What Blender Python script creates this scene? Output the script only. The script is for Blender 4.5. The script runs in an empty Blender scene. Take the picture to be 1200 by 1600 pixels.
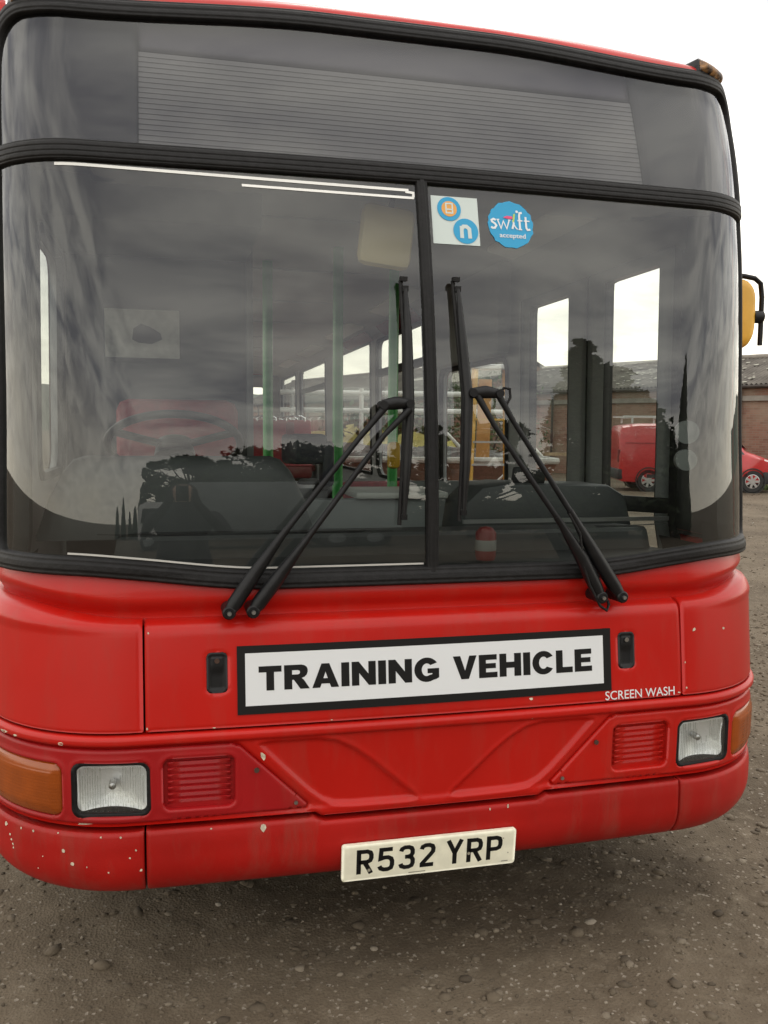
import bpy, bmesh, math, random
import numpy as np
from mathutils import Vector, Matrix
random.seed(7); rng = np.random.default_rng(7)
S = bpy.context.scene
COL = S.collection
R_ = math.radians

# ------------------------------------------------------------------ camera
CAM = (-0.7132, -2.3430, 1.6001); YAW, PITCH, ROLL, FPX = 0.236397, -0.094952, 0.009118, 1354.7
cy, sy, cp, sp = math.cos(YAW), math.sin(YAW), math.cos(PITCH), math.sin(PITCH)
fw = Vector((sy*cp, cy*cp, sp)); rt0 = Vector((cy, -sy, 0)); up0 = rt0.cross(fw)
rt = rt0*math.cos(ROLL)+up0*math.sin(ROLL); up = -rt0*math.sin(ROLL)+up0*math.cos(ROLL)
cd = bpy.data.cameras.new('camera'); cam = bpy.data.objects.new('camera', cd); COL.objects.link(cam)
cam.matrix_world = Matrix(((rt.x, up.x, -fw.x, CAM[0]), (rt.y, up.y, -fw.y, CAM[1]), (rt.z, up.z, -fw.z, CAM[2]), (0, 0, 0, 1)))
cd.sensor_fit = 'VERTICAL'; cd.sensor_height = 36; cd.lens = FPX/1600*36; cd.clip_start = .01; cd.clip_end = 3000
S.camera = cam
# ------------------------------------------------------------------ sky and sun (overcast evening)
SUN_EL, SUN_AZ = R_(52), R_(25)           # azimuth from +Y towards +X
W = bpy.data.worlds.new('World'); S.world = W; W.use_nodes = True
nt = W.node_tree; nt.nodes.clear()
def N(t, ty, **k):
    n = t.nodes.new(ty)
    for a, b in k.items(): setattr(n, a, b)
    return n
out = N(nt, 'ShaderNodeOutputWorld'); bg = N(nt, 'ShaderNodeBackground'); bg.inputs['Strength'].default_value = .1
sky = N(nt, 'ShaderNodeTexSky', sky_type='NISHITA', sun_disc=False); sky.sun_elevation = SUN_EL; sky.sun_rotation = SUN_AZ
tc = N(nt, 'ShaderNodeTexCoord'); sep = N(nt, 'ShaderNodeSeparateXYZ'); nt.links.new(tc.outputs['Generated'], sep.inputs[0])
def wm(op, a, b=None, c=None):
    n = N(nt, 'ShaderNodeMath', operation=op)
    for i, v in enumerate((a, b, c)):
        if v is None: continue
        if isinstance(v, (int, float)): n.inputs[i].default_value = v
        else: nt.links.new(v, n.inputs[i])
    return n.outputs[0]
zc = wm('MAXIMUM', sep.outputs[2], 0.0); den = wm('ADD', zc, .16)
cb = N(nt, 'ShaderNodeCombineXYZ')
nt.links.new(wm('DIVIDE', sep.outputs[0], den), cb.inputs[0]); nt.links.new(wm('DIVIDE', sep.outputs[1], den), cb.inputs[1])
no = N(nt, 'ShaderNodeTexNoise'); no.inputs['Scale'].default_value = 2.6; no.inputs['Detail'].default_value = 7; no.inputs['Roughness'].default_value = .55; no.inputs['Distortion'].default_value = .5
nt.links.new(cb.outputs[0], no.inputs['Vector'])
ramp = N(nt, 'ShaderNodeValToRGB'); ramp.color_ramp.elements[0].position = .36; ramp.color_ramp.elements[1].position = .62
ramp.color_ramp.elements[0].color = (11.9, 11.7, 12.0, 1); ramp.color_ramp.elements[1].color = (27, 26, 23.6, 1)
nt.links.new(no.outputs[0], ramp.inputs[0])
hz = N(nt, 'ShaderNodeMapRange'); hz.inputs[1].default_value = .0; hz.inputs[2].default_value = .28; hz.inputs[3].default_value = 1; hz.inputs[4].default_value = 0
nt.links.new(sep.outputs[2], hz.inputs[0])
no2 = N(nt, 'ShaderNodeTexNoise'); no2.inputs['Scale'].default_value = 2.2; no2.inputs['Detail'].default_value = 5
mp = N(nt, 'ShaderNodeMapping'); mp.inputs['Scale'].default_value = (1, 1, 7); nt.links.new(tc.outputs['Generated'], mp.inputs[0]); nt.links.new(mp.outputs[0], no2.inputs['Vector'])
mxh = N(nt, 'ShaderNodeMixRGB'); mxh.inputs[2].default_value = (30, 27, 21, 1)
nt.links.new(wm('MULTIPLY', hz.outputs[0], wm('MULTIPLY_ADD', no2.outputs[0], .9, .35)), mxh.inputs[0]); nt.links.new(ramp.outputs[0], mxh.inputs[1])
mxs = N(nt, 'ShaderNodeMixRGB'); mxs.inputs[0].default_value = .9
nt.links.new(sky.outputs[0], mxs.inputs[1]); nt.links.new(mxh.outputs[0], mxs.inputs[2])
nt.links.new(mxs.outputs[0], bg.inputs[0]); nt.links.new(bg.outputs[0], out.inputs[0])
sl = bpy.data.lights.new('sun', 'SUN'); sl.energy = .8; sl.angle = R_(20); sl.color = (1, .95, .88)
so = bpy.data.objects.new('sun', sl); COL.objects.link(so)
sd = Vector((math.sin(SUN_AZ)*math.cos(SUN_EL), math.cos(SUN_AZ)*math.cos(SUN_EL), math.sin(SUN_EL)))
so.rotation_euler = sd.to_track_quat('Z', 'Y').to_euler(); so.location = sd*60
vs = S.view_settings; vs.view_transform = 'Standard'; vs.look = 'None'; vs.exposure = -.12; vs.gamma = 1; vs.use_curve_mapping = False
S.render.engine = 'CYCLES'
S.cycles.use_denoising = True; S.cycles.max_bounces = 10; S.cycles.diffuse_bounces = 5; S.cycles.glossy_bounces = 5
S.cycles.transparent_max_bounces = 16; S.cycles.transmission_bounces = 8; S.cycles.caustics_reflective = True; S.cycles.sample_clamp_indirect = 6

# ------------------------------------------------------------------ materials
MATS = {}
def mat(name, col, rough=.5, metal=0., spec=.5, coat=0., vary=0., vscale=4., bump=0., bscale=60., col2=None, mix=(.4, .65), emit=None, trans=0., detail=5., rvary=0., ior=None):
    m = bpy.data.materials.new(name); m.use_nodes = True; t = m.node_tree; b = t.nodes['Principled BSDF']
    b.inputs['Base Color'].default_value = (*col, 1); b.inputs['Roughness'].default_value = rough; b.inputs['Metallic'].default_value = metal
    b.inputs['Specular IOR Level'].default_value = spec; b.inputs['Coat Weight'].default_value = coat; b.inputs['Coat Roughness'].default_value = .12
    if trans: b.inputs['Transmission Weight'].default_value = trans
    if ior: b.inputs['IOR'].default_value = ior
    if emit: b.inputs['Emission Color'].default_value = (*emit[:3], 1); b.inputs['Emission Strength'].default_value = emit[3]
    geo = N(t, 'ShaderNodeNewGeometry')
    if vary or col2:
        n = N(t, 'ShaderNodeTexNoise'); n.inputs['Scale'].default_value = vscale; n.inputs['Detail'].default_value = detail; t.links.new(geo.outputs['Position'], n.inputs['Vector'])
        r = N(t, 'ShaderNodeValToRGB'); r.color_ramp.elements[0].position = mix[0]; r.color_ramp.elements[1].position = mix[1]
        c2 = col2 or tuple(min(1, c*(1+vary)) for c in col)
        c1 = col if col2 else tuple(c*(1-vary) for c in col)
        r.color_ramp.elements[0].color = (*c1, 1); r.color_ramp.elements[1].color = (*c2, 1)
        t.links.new(n.outputs[0], r.inputs[0]); t.links.new(r.outputs[0], b.inputs['Base Color'])
        if rvary:
            mr = N(t, 'ShaderNodeMapRange'); mr.inputs[1].default_value = .3; mr.inputs[2].default_value = .7; mr.inputs[3].default_value = rough-rvary; mr.inputs[4].default_value = rough+rvary
            n3 = N(t, 'ShaderNodeTexNoise'); n3.inputs['Scale'].default_value = vscale*2.3; n3.inputs['Detail'].default_value = 6; t.links.new(geo.outputs['Position'], n3.inputs['Vector'])
            t.links.new(n3.outputs[0], mr.inputs[0]); t.links.new(mr.outputs[0], b.inputs['Roughness'])
    if bump:
        n2 = N(t, 'ShaderNodeTexNoise'); n2.inputs['Scale'].default_value = bscale; n2.inputs['Detail'].default_value = 4; t.links.new(geo.outputs['Position'], n2.inputs['Vector'])
        bp = N(t, 'ShaderNodeBump'); bp.inputs['Strength'].default_value = bump; bp.inputs['Distance'].default_value = .01
        t.links.new(n2.outputs[0], bp.inputs['Height']); t.links.new(bp.outputs[0], b.inputs['Normal'])
    MATS[name] = m; return m
def glass(name, tint, ior=1.75, rough=0.0, dirt=0.0, dcol=(.35, .33, .3)):
    """thin pane: Fresnel reflection over a tinted see-through body, with a film of dirt"""
    m = bpy.data.materials.new(name); m.use_nodes = True; t = m.node_tree; t.nodes.clear()
    o = N(t, 'ShaderNodeOutputMaterial'); tr = N(t, 'ShaderNodeBsdfTransparent'); gl = N(t, 'ShaderNodeBsdfGlossy'); mx = N(t, 'ShaderNodeMixShader')
    tr.inputs[0].default_value = (*tint, 1); gl.inputs['Roughness'].default_value = rough; gl.inputs['Color'].default_value = (.97, .98, 1, 1)
    geo = N(t, 'ShaderNodeNewGeometry'); fr = N(t, 'ShaderNodeFresnel'); fr.inputs[0].default_value = ior
    # keep the same reflectance seen from either side of the sheet
    fr2 = N(t, 'ShaderNodeFresnel'); fr2.inputs[0].default_value = 1/ior
    ms = N(t, 'ShaderNodeMix'); t.links.new(geo.outputs['Backfacing'], ms.inputs[0]); t.links.new(fr.outputs[0], ms.inputs[2]); t.links.new(fr2.outputs[0], ms.inputs[3])
    t.links.new(ms.outputs[0], mx.inputs[0]); t.links.new(tr.outputs[0], mx.inputs[1]); t.links.new(gl.outputs[0], mx.inputs[2])
    last = mx.outputs[0]
    if dirt:
        df = N(t, 'ShaderNodeBsdfDiffuse'); df.inputs[0].default_value = (*dcol, 1)
        n = N(t, 'ShaderNodeTexNoise'); n.inputs['Scale'].default_value = 2.2; n.inputs['Detail'].default_value = 8; n.inputs['Roughness'].default_value = .62
        mp = N(t, 'ShaderNodeMapping'); mp.inputs['Scale'].default_value = (1, 1, .45); t.links.new(geo.outputs['Position'], mp.inputs[0]); t.links.new(mp.outputs[0], n.inputs['Vector'])
        mr = N(t, 'ShaderNodeMapRange'); mr.inputs[1].default_value = .35; mr.inputs[2].default_value = .75; mr.inputs[3].default_value = dirt*.35; mr.inputs[4].default_value = dirt*1.7
        t.links.new(n.outputs[0], mr.inputs[0]); m2 = N(t, 'ShaderNodeMixShader'); t.links.new(mr.outputs[0], m2.inputs[0]); t.links.new(last, m2.inputs[1]); t.links.new(df.outputs[0], m2.inputs[2]); last = m2.outputs[0]
    t.links.new(last, o.inputs[0]); MATS[name] = m; return m
mat('red_paint', (.46, .0085, .0045), .34, spec=.32, coat=.06, vary=.07, vscale=1.6, bump=.02, bscale=160, rvary=.06)
mat('crimson_plastic', (.35, .007, .009), .4, spec=.35, vary=.06, vscale=3, bump=.03, bscale=300, rvary=.05)
mat('red_bumper', (.37, .0075, .005), .45, spec=.3, coat=.0, vary=.12, vscale=3, bump=.05, bscale=240, rvary=.08)
def weather(name, amt, col=(.16, .10, .07)):
    """road film and rubbed, faded streaks over a paint"""
    m = MATS[name]; t = m.node_tree; b = t.nodes['Principled BSDF']; g = N(t, 'ShaderNodeNewGeometry'); src = b.inputs['Base Color'].links[0].from_socket
    mp = N(t, 'ShaderNodeMapping'); mp.inputs['Scale'].default_value = (9, 9, 1.6); t.links.new(g.outputs['Position'], mp.inputs[0])
    n = N(t, 'ShaderNodeTexNoise'); n.inputs['Scale'].default_value = 1.6; n.inputs['Detail'].default_value = 9; n.inputs['Roughness'].default_value = .68; t.links.new(mp.outputs[0], n.inputs['Vector'])
    r = N(t, 'ShaderNodeMapRange'); r.inputs[1].default_value = .50; r.inputs[2].default_value = .85; r.inputs[3].default_value = 0; r.inputs[4].default_value = amt; t.links.new(n.outputs[0], r.inputs[0])
    mx = N(t, 'ShaderNodeMixRGB'); mx.inputs[2].default_value = (*col, 1); t.links.new(r.outputs[0], mx.inputs[0]); t.links.new(src, mx.inputs[1])
    s = N(t, 'ShaderNodeTexNoise'); s.inputs['Scale'].default_value = 420; s.inputs['Detail'].default_value = 1; t.links.new(g.outputs['Position'], s.inputs['Vector'])
    r2 = N(t, 'ShaderNodeMapRange'); r2.inputs[1].default_value = .74; r2.inputs[2].default_value = .78; r2.inputs[3].default_value = 0; r2.inputs[4].default_value = amt*1.6; t.links.new(s.outputs[0], r2.inputs[0])
    m2 = N(t, 'ShaderNodeMixRGB'); m2.inputs[2].default_value = (.05, .035, .028, 1); t.links.new(r2.outputs[0], m2.inputs[0]); t.links.new(mx.outputs[0], m2.inputs[1]); t.links.new(m2.outputs[0], b.inputs['Base Color'])
weather('red_paint', .22); weather('crimson_plastic', .25); weather('red_bumper', .42)
mat('rubber', (.0075, .007, .0075), .55, spec=.28, vary=.3, vscale=40, bump=.15, bscale=120)
mat('black_plastic', (.008, .008, .009), .45, spec=.3, vary=.2, vscale=15, bump=.06, bscale=400)
mat('black_metal', (.007, .007, .008), .42, spec=.3, vary=.25, vscale=30, bump=.04, bscale=300)
mat('gap_black', (.006, .005, .005), .8)
mat('mask_black', (.004, .0035, .005), .35)
mat('display_grey', (.20, .20, .19), .55, vary=.1, vscale=3)
mat('display_plain', (.10, .094, .108), .45)
mat('white_vinyl', (.72, .74, .76), .35)
mat('black_vinyl', (.007, .007, .007), .5, spec=.25)
mat('strip_grey', (.50, .49, .46), .6)
mat('white_strip', (.85, .85, .82), .5, vary=.05)
mat('plate_cream', (.84, .82, .66), .4, vary=.05, vscale=30)
mat('plate_dirt', (.30, .28, .22), .6)
mat('paint_chip', (.62, .55, .42), .7, vary=.25, vscale=60)
mat('chrome', (.85, .86, .87), .08, metal=1)
mat('reflector', (.86, .87, .88), .30, metal=.35, bump=.25, bscale=45)
mat('steel', (.42, .42, .42), .35, metal=1)
mat('rust', (.06, .03, .02), .8)
mat('amber', (.30, .058, .003), .25, spec=.5, vary=.12, vscale=8, coat=.3)
mat('amber_dirty', (.30, .15, .05), .5, col2=(.05, .03, .02), vscale=40, mix=(.4, .6))
mat('mirror_yellow', (.72, .40, .045), .45, vary=.1, vscale=8, bump=.05)
mat('cyan_vinyl', (.008, .30, .56), .4)
mat('sticker_white', (.55, .62, .60), .4)
mat('sticker_orange', (.70, .33, .07), .4)
mat('sticker_pink', (.70, .06, .18), .4); mat('sticker_lime', (.45, .60, .10), .4)
glass('windscreen_glass', (.70, .74, .72), 1.70, dirt=.010)
glass('upper_glass', (.62, .62, .64), 1.60, dirt=.010)
glass('side_glass', (.86, .88, .87), 1.6, dirt=.012)
glass('lens_glass', (.93, .94, .93), 1.5, dirt=.03)
# interior
mat('lining_grey', (.30, .30, .30), .6, vary=.06, vscale=2)
mat('lining_beige', (.34, .32, .28), .6, vary=.06, vscale=2)
mat('ceiling_cream', (.34, .32, .30), .6, vary=.05, vscale=2)
mat('dash_black', (.020, .021, .022), .5, vary=.2, vscale=12, bump=.05, bscale=300)
mat('dash_grey', (.040, .043, .045), .5, vary=.1, vscale=6)
mat('cab_grey', (.16, .17, .17), .45, vary=.08, vscale=5)
mat('counter_grey', (.36, .36, .34), .4)
mat('cab_dark', (.030, .031, .036), .5)
mat('pole_green', (.035, .34, .06), .35, coat=.3)
mat('seat_red', (.21, .012, .018), .8, vary=.15, vscale=30, bump=.2, bscale=200)
mat('navy_plastic', (.012, .014, .024), .5)
mat('button_yellow', (.62, .36, .02), .4)
mat('paper', (.42, .42, .40), .7, vary=.12, vscale=25)
mat('ink_dark', (.06, .06, .065), .7)
mat('mirror_beige', (.60, .48, .24), .5)
mat('floor_vinyl', (.09, .09, .10), .7)
mat('extinguisher_red', (.13, .008, .008), .5)
mat('label_grey', (.16, .16, .15), .6)
mat('diffuser_white', (.62, .60, .52), .5)
mat('tyre', (.02, .02, .02), .8, bump=.2, bscale=60)
mat('alloy', (.62, .62, .63), .3, metal=.9)

# ------------------------------------------------------------------ object helpers
def link(o, parent=None):
    COL.objects.link(o)
    if parent is not None: o.parent = parent
    return o
def tag(o, label=None, cat=None, group=None, kind=None):
    for k, v in (('label', label), ('category', cat), ('group', group), ('kind', kind)):
        if v: o[k] = v
    return o
def empty(name, loc=(0, 0, 0), rz=0, **k):
    o = bpy.data.objects.new(name, None); o.location = loc; o.rotation_euler = (0, 0, rz); o.empty_display_size = .2
    return tag(link(o), **k)
def mesh_np(name, V, F, m, parent=None, smooth=True):
    me = bpy.data.meshes.new(name); me.from_pydata([tuple(map(float, v)) for v in V], [], [tuple(map(int, f)) for f in F]); me.update()
    if smooth:
        me.polygons.foreach_set('use_smooth', [True]*len(me.polygons))
    me.materials.append(MATS[m] if isinstance(m, str) else m)
    o = bpy.data.objects.new(name, me)
    return link(o, parent)
class MB:
    """collects primitives into one mesh"""
    def __init__(s): s.bm = bmesh.new()
    def _xf(s, vs, M):
        bmesh.ops.transform(s.bm, matrix=M, verts=vs)
    def box(s, c, d, rot=None, bev=0.):
        r = bmesh.ops.create_cube(s.bm, size=1)['verts']
        M = Matrix.Diagonal((*d, 1)); s._xf(r, M)
        if bev:
            es = list({e for v in r for e in v.link_edges}); q = bmesh.ops.bevel(s.bm, geom=es, offset=bev, segments=2, profile=.5, affect='EDGES')
            r = list({v for f in q['faces'] for v in f.verts} | {v for v in r if v.is_valid})
        M = Matrix.Translation(c)
        if rot is not None: M = M @ rot.to_4x4()
        s._xf(r, M); return s
    def cyl(s, a, b, r1, r2=None, n=16, cap=True):
        a, b = Vector(a), Vector(b); d = b-a; r2 = r1 if r2 is None else r2
        q = bmesh.ops.create_cone(s.bm, cap_ends=cap, segments=n, radius1=r1, radius2=r2, depth=d.length)['verts']
        s._xf(q, Matrix.Translation((a+b)/2) @ d.to_track_quat('Z', 'Y').to_matrix().to_4x4()); return s
    def tube(s, pts, r, n=10, closed=False):
        pts = [Vector(p) for p in pts]; rings = []; k = len(pts); ref = None
        for i, p in enumerate(pts):
            if closed: t = pts[(i+1) % k]-pts[i-1]
            else: t = pts[min(i+1, k-1)]-pts[max(i-1, 0)]
            t.normalize()
            if ref is None: ref = t.orthogonal().normalized()
            ref = (ref-t*ref.dot(t)).normalized(); bi = t.cross(ref)
            rr = r[i] if isinstance(r, (list, tuple)) else r
            rings.append([s.bm.verts.new(p+(ref*math.cos(2*math.pi*j/n)+bi*math.sin(2*math.pi*j/n))*rr) for j in range(n)])
        m = k if closed else k-1
        for i in range(m):
            A, B = rings[i], rings[(i+1) % k]
            for j in range(n): s.bm.faces.new((A[j], A[(j+1) % n], B[(j+1) % n], B[j]))
        if not closed:
            s.bm.faces.new(rings[0][::-1]); s.bm.faces.new(rings[-1])
        return s
    def lathe(s, prof, n=24, M=None):
        rings = []
        for (r, z) in prof:
            rings.append([s.bm.verts.new((r*math.cos(2*math.pi*j/n), r*math.sin(2*math.pi*j/n), z)) for j in range(n)])
        vs = [v for q in rings for v in q]
        for A, B in zip(rings, rings[1:]):
            for j in range(n): s.bm.faces.new((A[j], A[(j+1) % n], B[(j+1) % n], B[j]))
        if M is not None: s._xf(vs, M)
        return s
    def prism(s, poly, h0, h1, axis='z'):
        f = {'z': lambda a, b, h: (a, b, h), 'y': lambda a, b, h: (a, h, b), 'x': lambda a, b, h: (h, a, b)}[axis]
        A = [s.bm.verts.new(f(a, b, h0)) for a, b in poly]; B = [s.bm.verts.new(f(a, b, h1)) for a, b in poly]; n = len(A)
        s.bm.faces.new(A[::-1]); s.bm.faces.new(B)
        for i in range(n): s.bm.faces.new((A[i], A[(i+1) % n], B[(i+1) % n], B[i]))
        return s
    def verts_faces(s, V, F):
        q = [s.bm.verts.new(v) for v in V]
        for f in F: s.bm.faces.new([q[i] for i in f])
        return s
    def build(s, name, m, parent=None, smooth=False, bevel=0., loc=None, fix=True):
        if fix: bmesh.ops.recalc_face_normals(s.bm, faces=s.bm.faces[:])
        if bevel:
            es = [e for e in s.bm.edges if len(e.link_faces) == 2 and e.calc_face_angle(0) > .5]
            bmesh.ops.bevel(s.bm, geom=es, offset=bevel, segments=2, profile=.5, affect='EDGES', clamp_overlap=True)
        me = bpy.data.meshes.new(name); s.bm.to_mesh(me); s.bm.free()
        if smooth:
            me.polygons.foreach_set('use_smooth', [True]*len(me.polygons))
            me.set_sharp_from_angle(angle=R_(40))
        me.materials.append(MATS[m] if isinstance(m, str) else m)
        o = bpy.data.objects.new(name, me)
        if loc: o.location = loc
        return link(o, parent)
def copy_tree(o, parent=None, **k):
    c = o.copy(); COL.objects.link(c); c.parent = parent
    for key, v in k.items(): c[key] = v
    for ch in [x for x in bpy.data.objects if x.parent == o]: copy_tree(ch, c)
    return c
def dup(o, parent, loc=None):
    c = o.copy(); COL.objects.link(c); c.parent = parent
    if loc is not None: c.location = loc
    for ch in [x for x in bpy.data.objects if x.parent == o]:
        d = ch.copy(); COL.objects.link(d); d.parent = c
    return c

#SURF-BEGIN
# ------------------------------------------------------------------ the bus front as one smooth surface (u along the plan curve, z up, off outwards)
KZ = [.25, .50, .78, .80, 1.075, 1.10, 1.20]; KY = [-.022, -.022, -.028, -.026, .008, .024, .0488]
def y0f(z):
    z = np.asarray(z, float); d = z-1.25
    return np.where(z < 1.2, np.interp(z, KZ, KY), .05+.03*d+.125*d*d)
def shp(z):
    z = np.asarray(z, float); t = np.clip((z-1.5)/1.2, 0, 1); t = t*t*(3-2*t)
    Wd = np.interp(z, [.3, .8, 1.1, 1.25, 2.3, 2.72, 2.95], [1.268, 1.267, 1.270, 1.241, 1.224, 1.228, 1.224])
    return Wd, .43-.195*t, .027+(.006-.027)*np.clip((z-1.05)/.11, 0, 1)
def front(u, z, off=0.):
    u = np.asarray(u, float); z = np.asarray(z, float); u, z = np.broadcast_arrays(u, z)
    Wd, r, a = shp(z); xc = Wd-r; s = np.sign(u); au = np.abs(u)
    ph = np.clip((au-xc)/r, 0, math.pi/2); ex = np.maximum(au-xc-r*math.pi/2, 0)
    xf = np.minimum(au, xc)
    x = xf+r*np.sin(ph); y = y0f(z)+a*x*x+r*(1-np.cos(ph))+ex
    nx = np.sin(ph); ny = -np.cos(ph)
    return np.stack([s*(x+nx*off), y+ny*off, z], -1)
def Ux(x, z):
    Wd, r, a = shp(z); xc = Wd-r; ax = np.abs(x)
    return np.sign(x)*np.where(ax <= xc, ax, xc+r*np.arcsin(np.clip((ax-xc)/r, 0, 1)))
#SURF-END
# ------------------------------------------------------------------ panel maker: a displaced sheet cut to a signed-distance outline, edges rolled, with a skirt
def sd_box(u, z, u0, u1, z0, z1, r=0.):
    cx, cz, hx, hz = (u0+u1)/2, (z0+z1)/2, abs(u1-u0)/2-r, (z1-z0)/2-r
    dx = np.abs(u-cx)-hx; dz = np.abs(z-cz)-hz
    return np.hypot(np.maximum(dx, 0), np.maximum(dz, 0))+np.minimum(np.maximum(dx, dz), 0)-r
def sd_poly(u, z, P, r=0.):
    P = np.asarray(P, float); d = np.full(np.shape(u), 1e9); ins = np.zeros(np.shape(u), bool); n = len(P)
    for i in range(n):
        a, b = P[i], P[(i+1) % n]; e = b-a; wx, wz = u-a[0], z-a[1]
        t = np.clip((wx*e[0]+wz*e[1])/(e@e), 0, 1); d = np.minimum(d, np.hypot(wx-e[0]*t, wz-e[1]*t))
        c = ((a[1] <= z) != (b[1] <= z)); 
        with np.errstate(divide='ignore', invalid='ignore'):
            xi = a[0]+(z-a[1])/(b[1]-a[1] if b[1] != a[1] else 1e-12)*e[0]
        ins ^= c & (u < xi)
    return np.where(ins, -d, d)-r
def sstep(a, b, x): 
    t = np.clip((x-a)/(b-a), 0, 1); return t*t*(3-2*t)
def panel(name, sdf, box, h, off, m, parent, roll=.004, depth=.02, fmap=front, hz=None):
    u0, u1, z0, z1 = box; nu = max(2, int(round((u1-u0)/h))); nz = max(2, int(round((z1-z0)/(hz or h))))
    U, Z = np.meshgrid(np.linspace(u0, u1, nu+1), np.linspace(z0, z1, nz+1), indexing='ij')
    e = 1e-4; hh = max((u1-u0)/nu, (z1-z0)/nz)
    d = sdf(U, Z)
    for _ in range(3):
        g1 = (sdf(U+e, Z)-sdf(U-e, Z))/(2*e); g2 = (sdf(U, Z+e)-sdf(U, Z-e))/(2*e); g = np.maximum(np.hypot(g1, g2), .3)
        k = np.abs(d) < hh*.72 if _ == 0 else k
        U = np.where(k, U-d*g1/g**2, U); Z = np.where(k, Z-d*g2/g**2, Z); d = sdf(U, Z)
    ok = d < 3e-4
    idx = np.arange(U.size).reshape(U.shape)
    keep = ok[:-1, :-1] & ok[1:, :-1] & ok[1:, 1:] & ok[:-1, 1:]
    F = np.stack([idx[:-1, :-1][keep], idx[1:, :-1][keep], idx[1:, 1:][keep], idx[:-1, 1:][keep]], 1)
    din = np.maximum(-d, 0); rl = np.where(din < roll, roll-np.sqrt(np.maximum(roll**2-(roll-din)**2, 0)), 0) if roll > 0 else 0
    O = (off(U, Z) if callable(off) else off+0*U)-rl
    V = fmap(U, Z, O).reshape(-1, 3); B = fmap(U, Z, O-depth).reshape(-1, 3)
    ed = {}
    for f in F:
        for a, b in zip(f, np.roll(f, -1)): ed.setdefault((min(a, b), max(a, b)), []).append((a, b))
    bd = [v[0] for v in ed.values() if len(v) == 1]
    bi = sorted({i for p in bd for i in p}); used = sorted(set(F.ravel())); mp = {o: i for i, o in enumerate(used)}; mb = {o: len(used)+i for i, o in enumerate(bi)}
    VV = np.concatenate([V[used], B[bi]]) if bi else V[used]
    FF = [[mp[i] for i in f] for f in F]
    if depth: FF += [[mp[b], mp[a], mb[a], mb[b]] for a, b in bd]
    return mesh_np(name, VV, FF, m, parent)
def sweep(name, path, prof, m, parent, closed=False, fmap=front):
    """a section (side, off) drawn along a path of (u, z)"""
    P = np.asarray(path, float); n = len(P)
    T = np.roll(P, -1, 0)-np.roll(P, 1, 0) if closed else np.gradient(P, axis=0)
    T /= np.linalg.norm(T, axis=1)[:, None]; Nn = np.stack([-T[:, 1], T[:, 0]], 1)
    pr = np.asarray(prof, float); k = len(pr)
    Q = P[:, None, :]+Nn[:, None, :]*pr[None, :, :1]; O = np.broadcast_to(pr[None, :, 1], (n, k))
    V = fmap(Q[..., 0], Q[..., 1], O).reshape(-1, 3); F = []
    for i in range(n if closed else n-1):
        j = (i+1) % n
        for a in range(k-1): F.append((i*k+a, j*k+a, j*k+a+1, i*k+a+1))
    return mesh_np(name, V, F, m, parent)
def rub(w, h=.014, g=2):
    """rubber section: rounded body with shallow grooves"""
    xs = np.linspace(-w/2, w/2, 8*g+5); t = np.abs(xs)/(w/2)
    o = h*np.power(np.clip(1-t**4, 0, 1), .5)-.0022*(np.cos(np.linspace(0, 2*math.pi*g, len(xs))) < -.55)
    return [(-w/2, -.012)]+[(float(x), float(y)) for x, y in zip(xs, o)]+[(w/2, -.012)]
def fmesh(name, V2, F, m, parent, off, fmap=front):
    """flat print or pane: 2-D shape laid on the surface"""
    V2 = np.asarray(V2, float); return mesh_np(name, fmap(V2[:, 0], V2[:, 1], off), F, m, parent, smooth=False)
def slab(name, V2, F, m, parent, off, th, fmap=front):
    """a print or badge with a little thickness"""
    V2 = np.asarray(V2, float); A = fmap(V2[:, 0], V2[:, 1], off+th); B = fmap(V2[:, 0], V2[:, 1], off); n = len(V2); ed = {}
    for f in F:
        for a, b in zip(f, list(f[1:])+[f[0]]): ed.setdefault((min(a, b), max(a, b)), []).append((a, b))
    FF = [list(f) for f in F]+[[b, a, a+n, b+n] for v in ed.values() if len(v) == 1 for a, b in v]
    return mesh_np(name, np.concatenate([A, B]), FF, m, parent, smooth=False)
def disc2(cx, cz, r, n=28, rz=None): 
    return [(cx+r*math.cos(2*math.pi*i/n), cz+(rz or r)*math.sin(2*math.pi*i/n)) for i in range(n)]
def poly_badge(name, P, m, parent, off, th, fmap=front): return slab(name, P, [list(range(len(P)))], m, parent, off, th, fmap)
def text2(body, bold=0., shear=0.):
    """outline of printed words as a flat 2-D mesh, scaled to a unit box in x and its own height"""
    c = bpy.data.curves.new('words', 'FONT'); c.body = body; c.size = 1; c.offset = bold; c.resolution_u = 6; c.fill_mode = 'FRONT'; c.shear = shear
    o = bpy.data.objects.new('words', c); COL.objects.link(o); dg = bpy.context.evaluated_depsgraph_get(); dg.update()
    me = bpy.data.meshes.new_from_object(o.evaluated_get(dg)); V = np.array([v.co[:2] for v in me.vertices]); F = [list(p.vertices) for p in me.polygons]
    bpy.data.objects.remove(o); bpy.data.curves.remove(c); bpy.data.meshes.remove(me)
    lo, hi = V.min(0), V.max(0); return (V-lo)/(hi-lo), F
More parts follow.
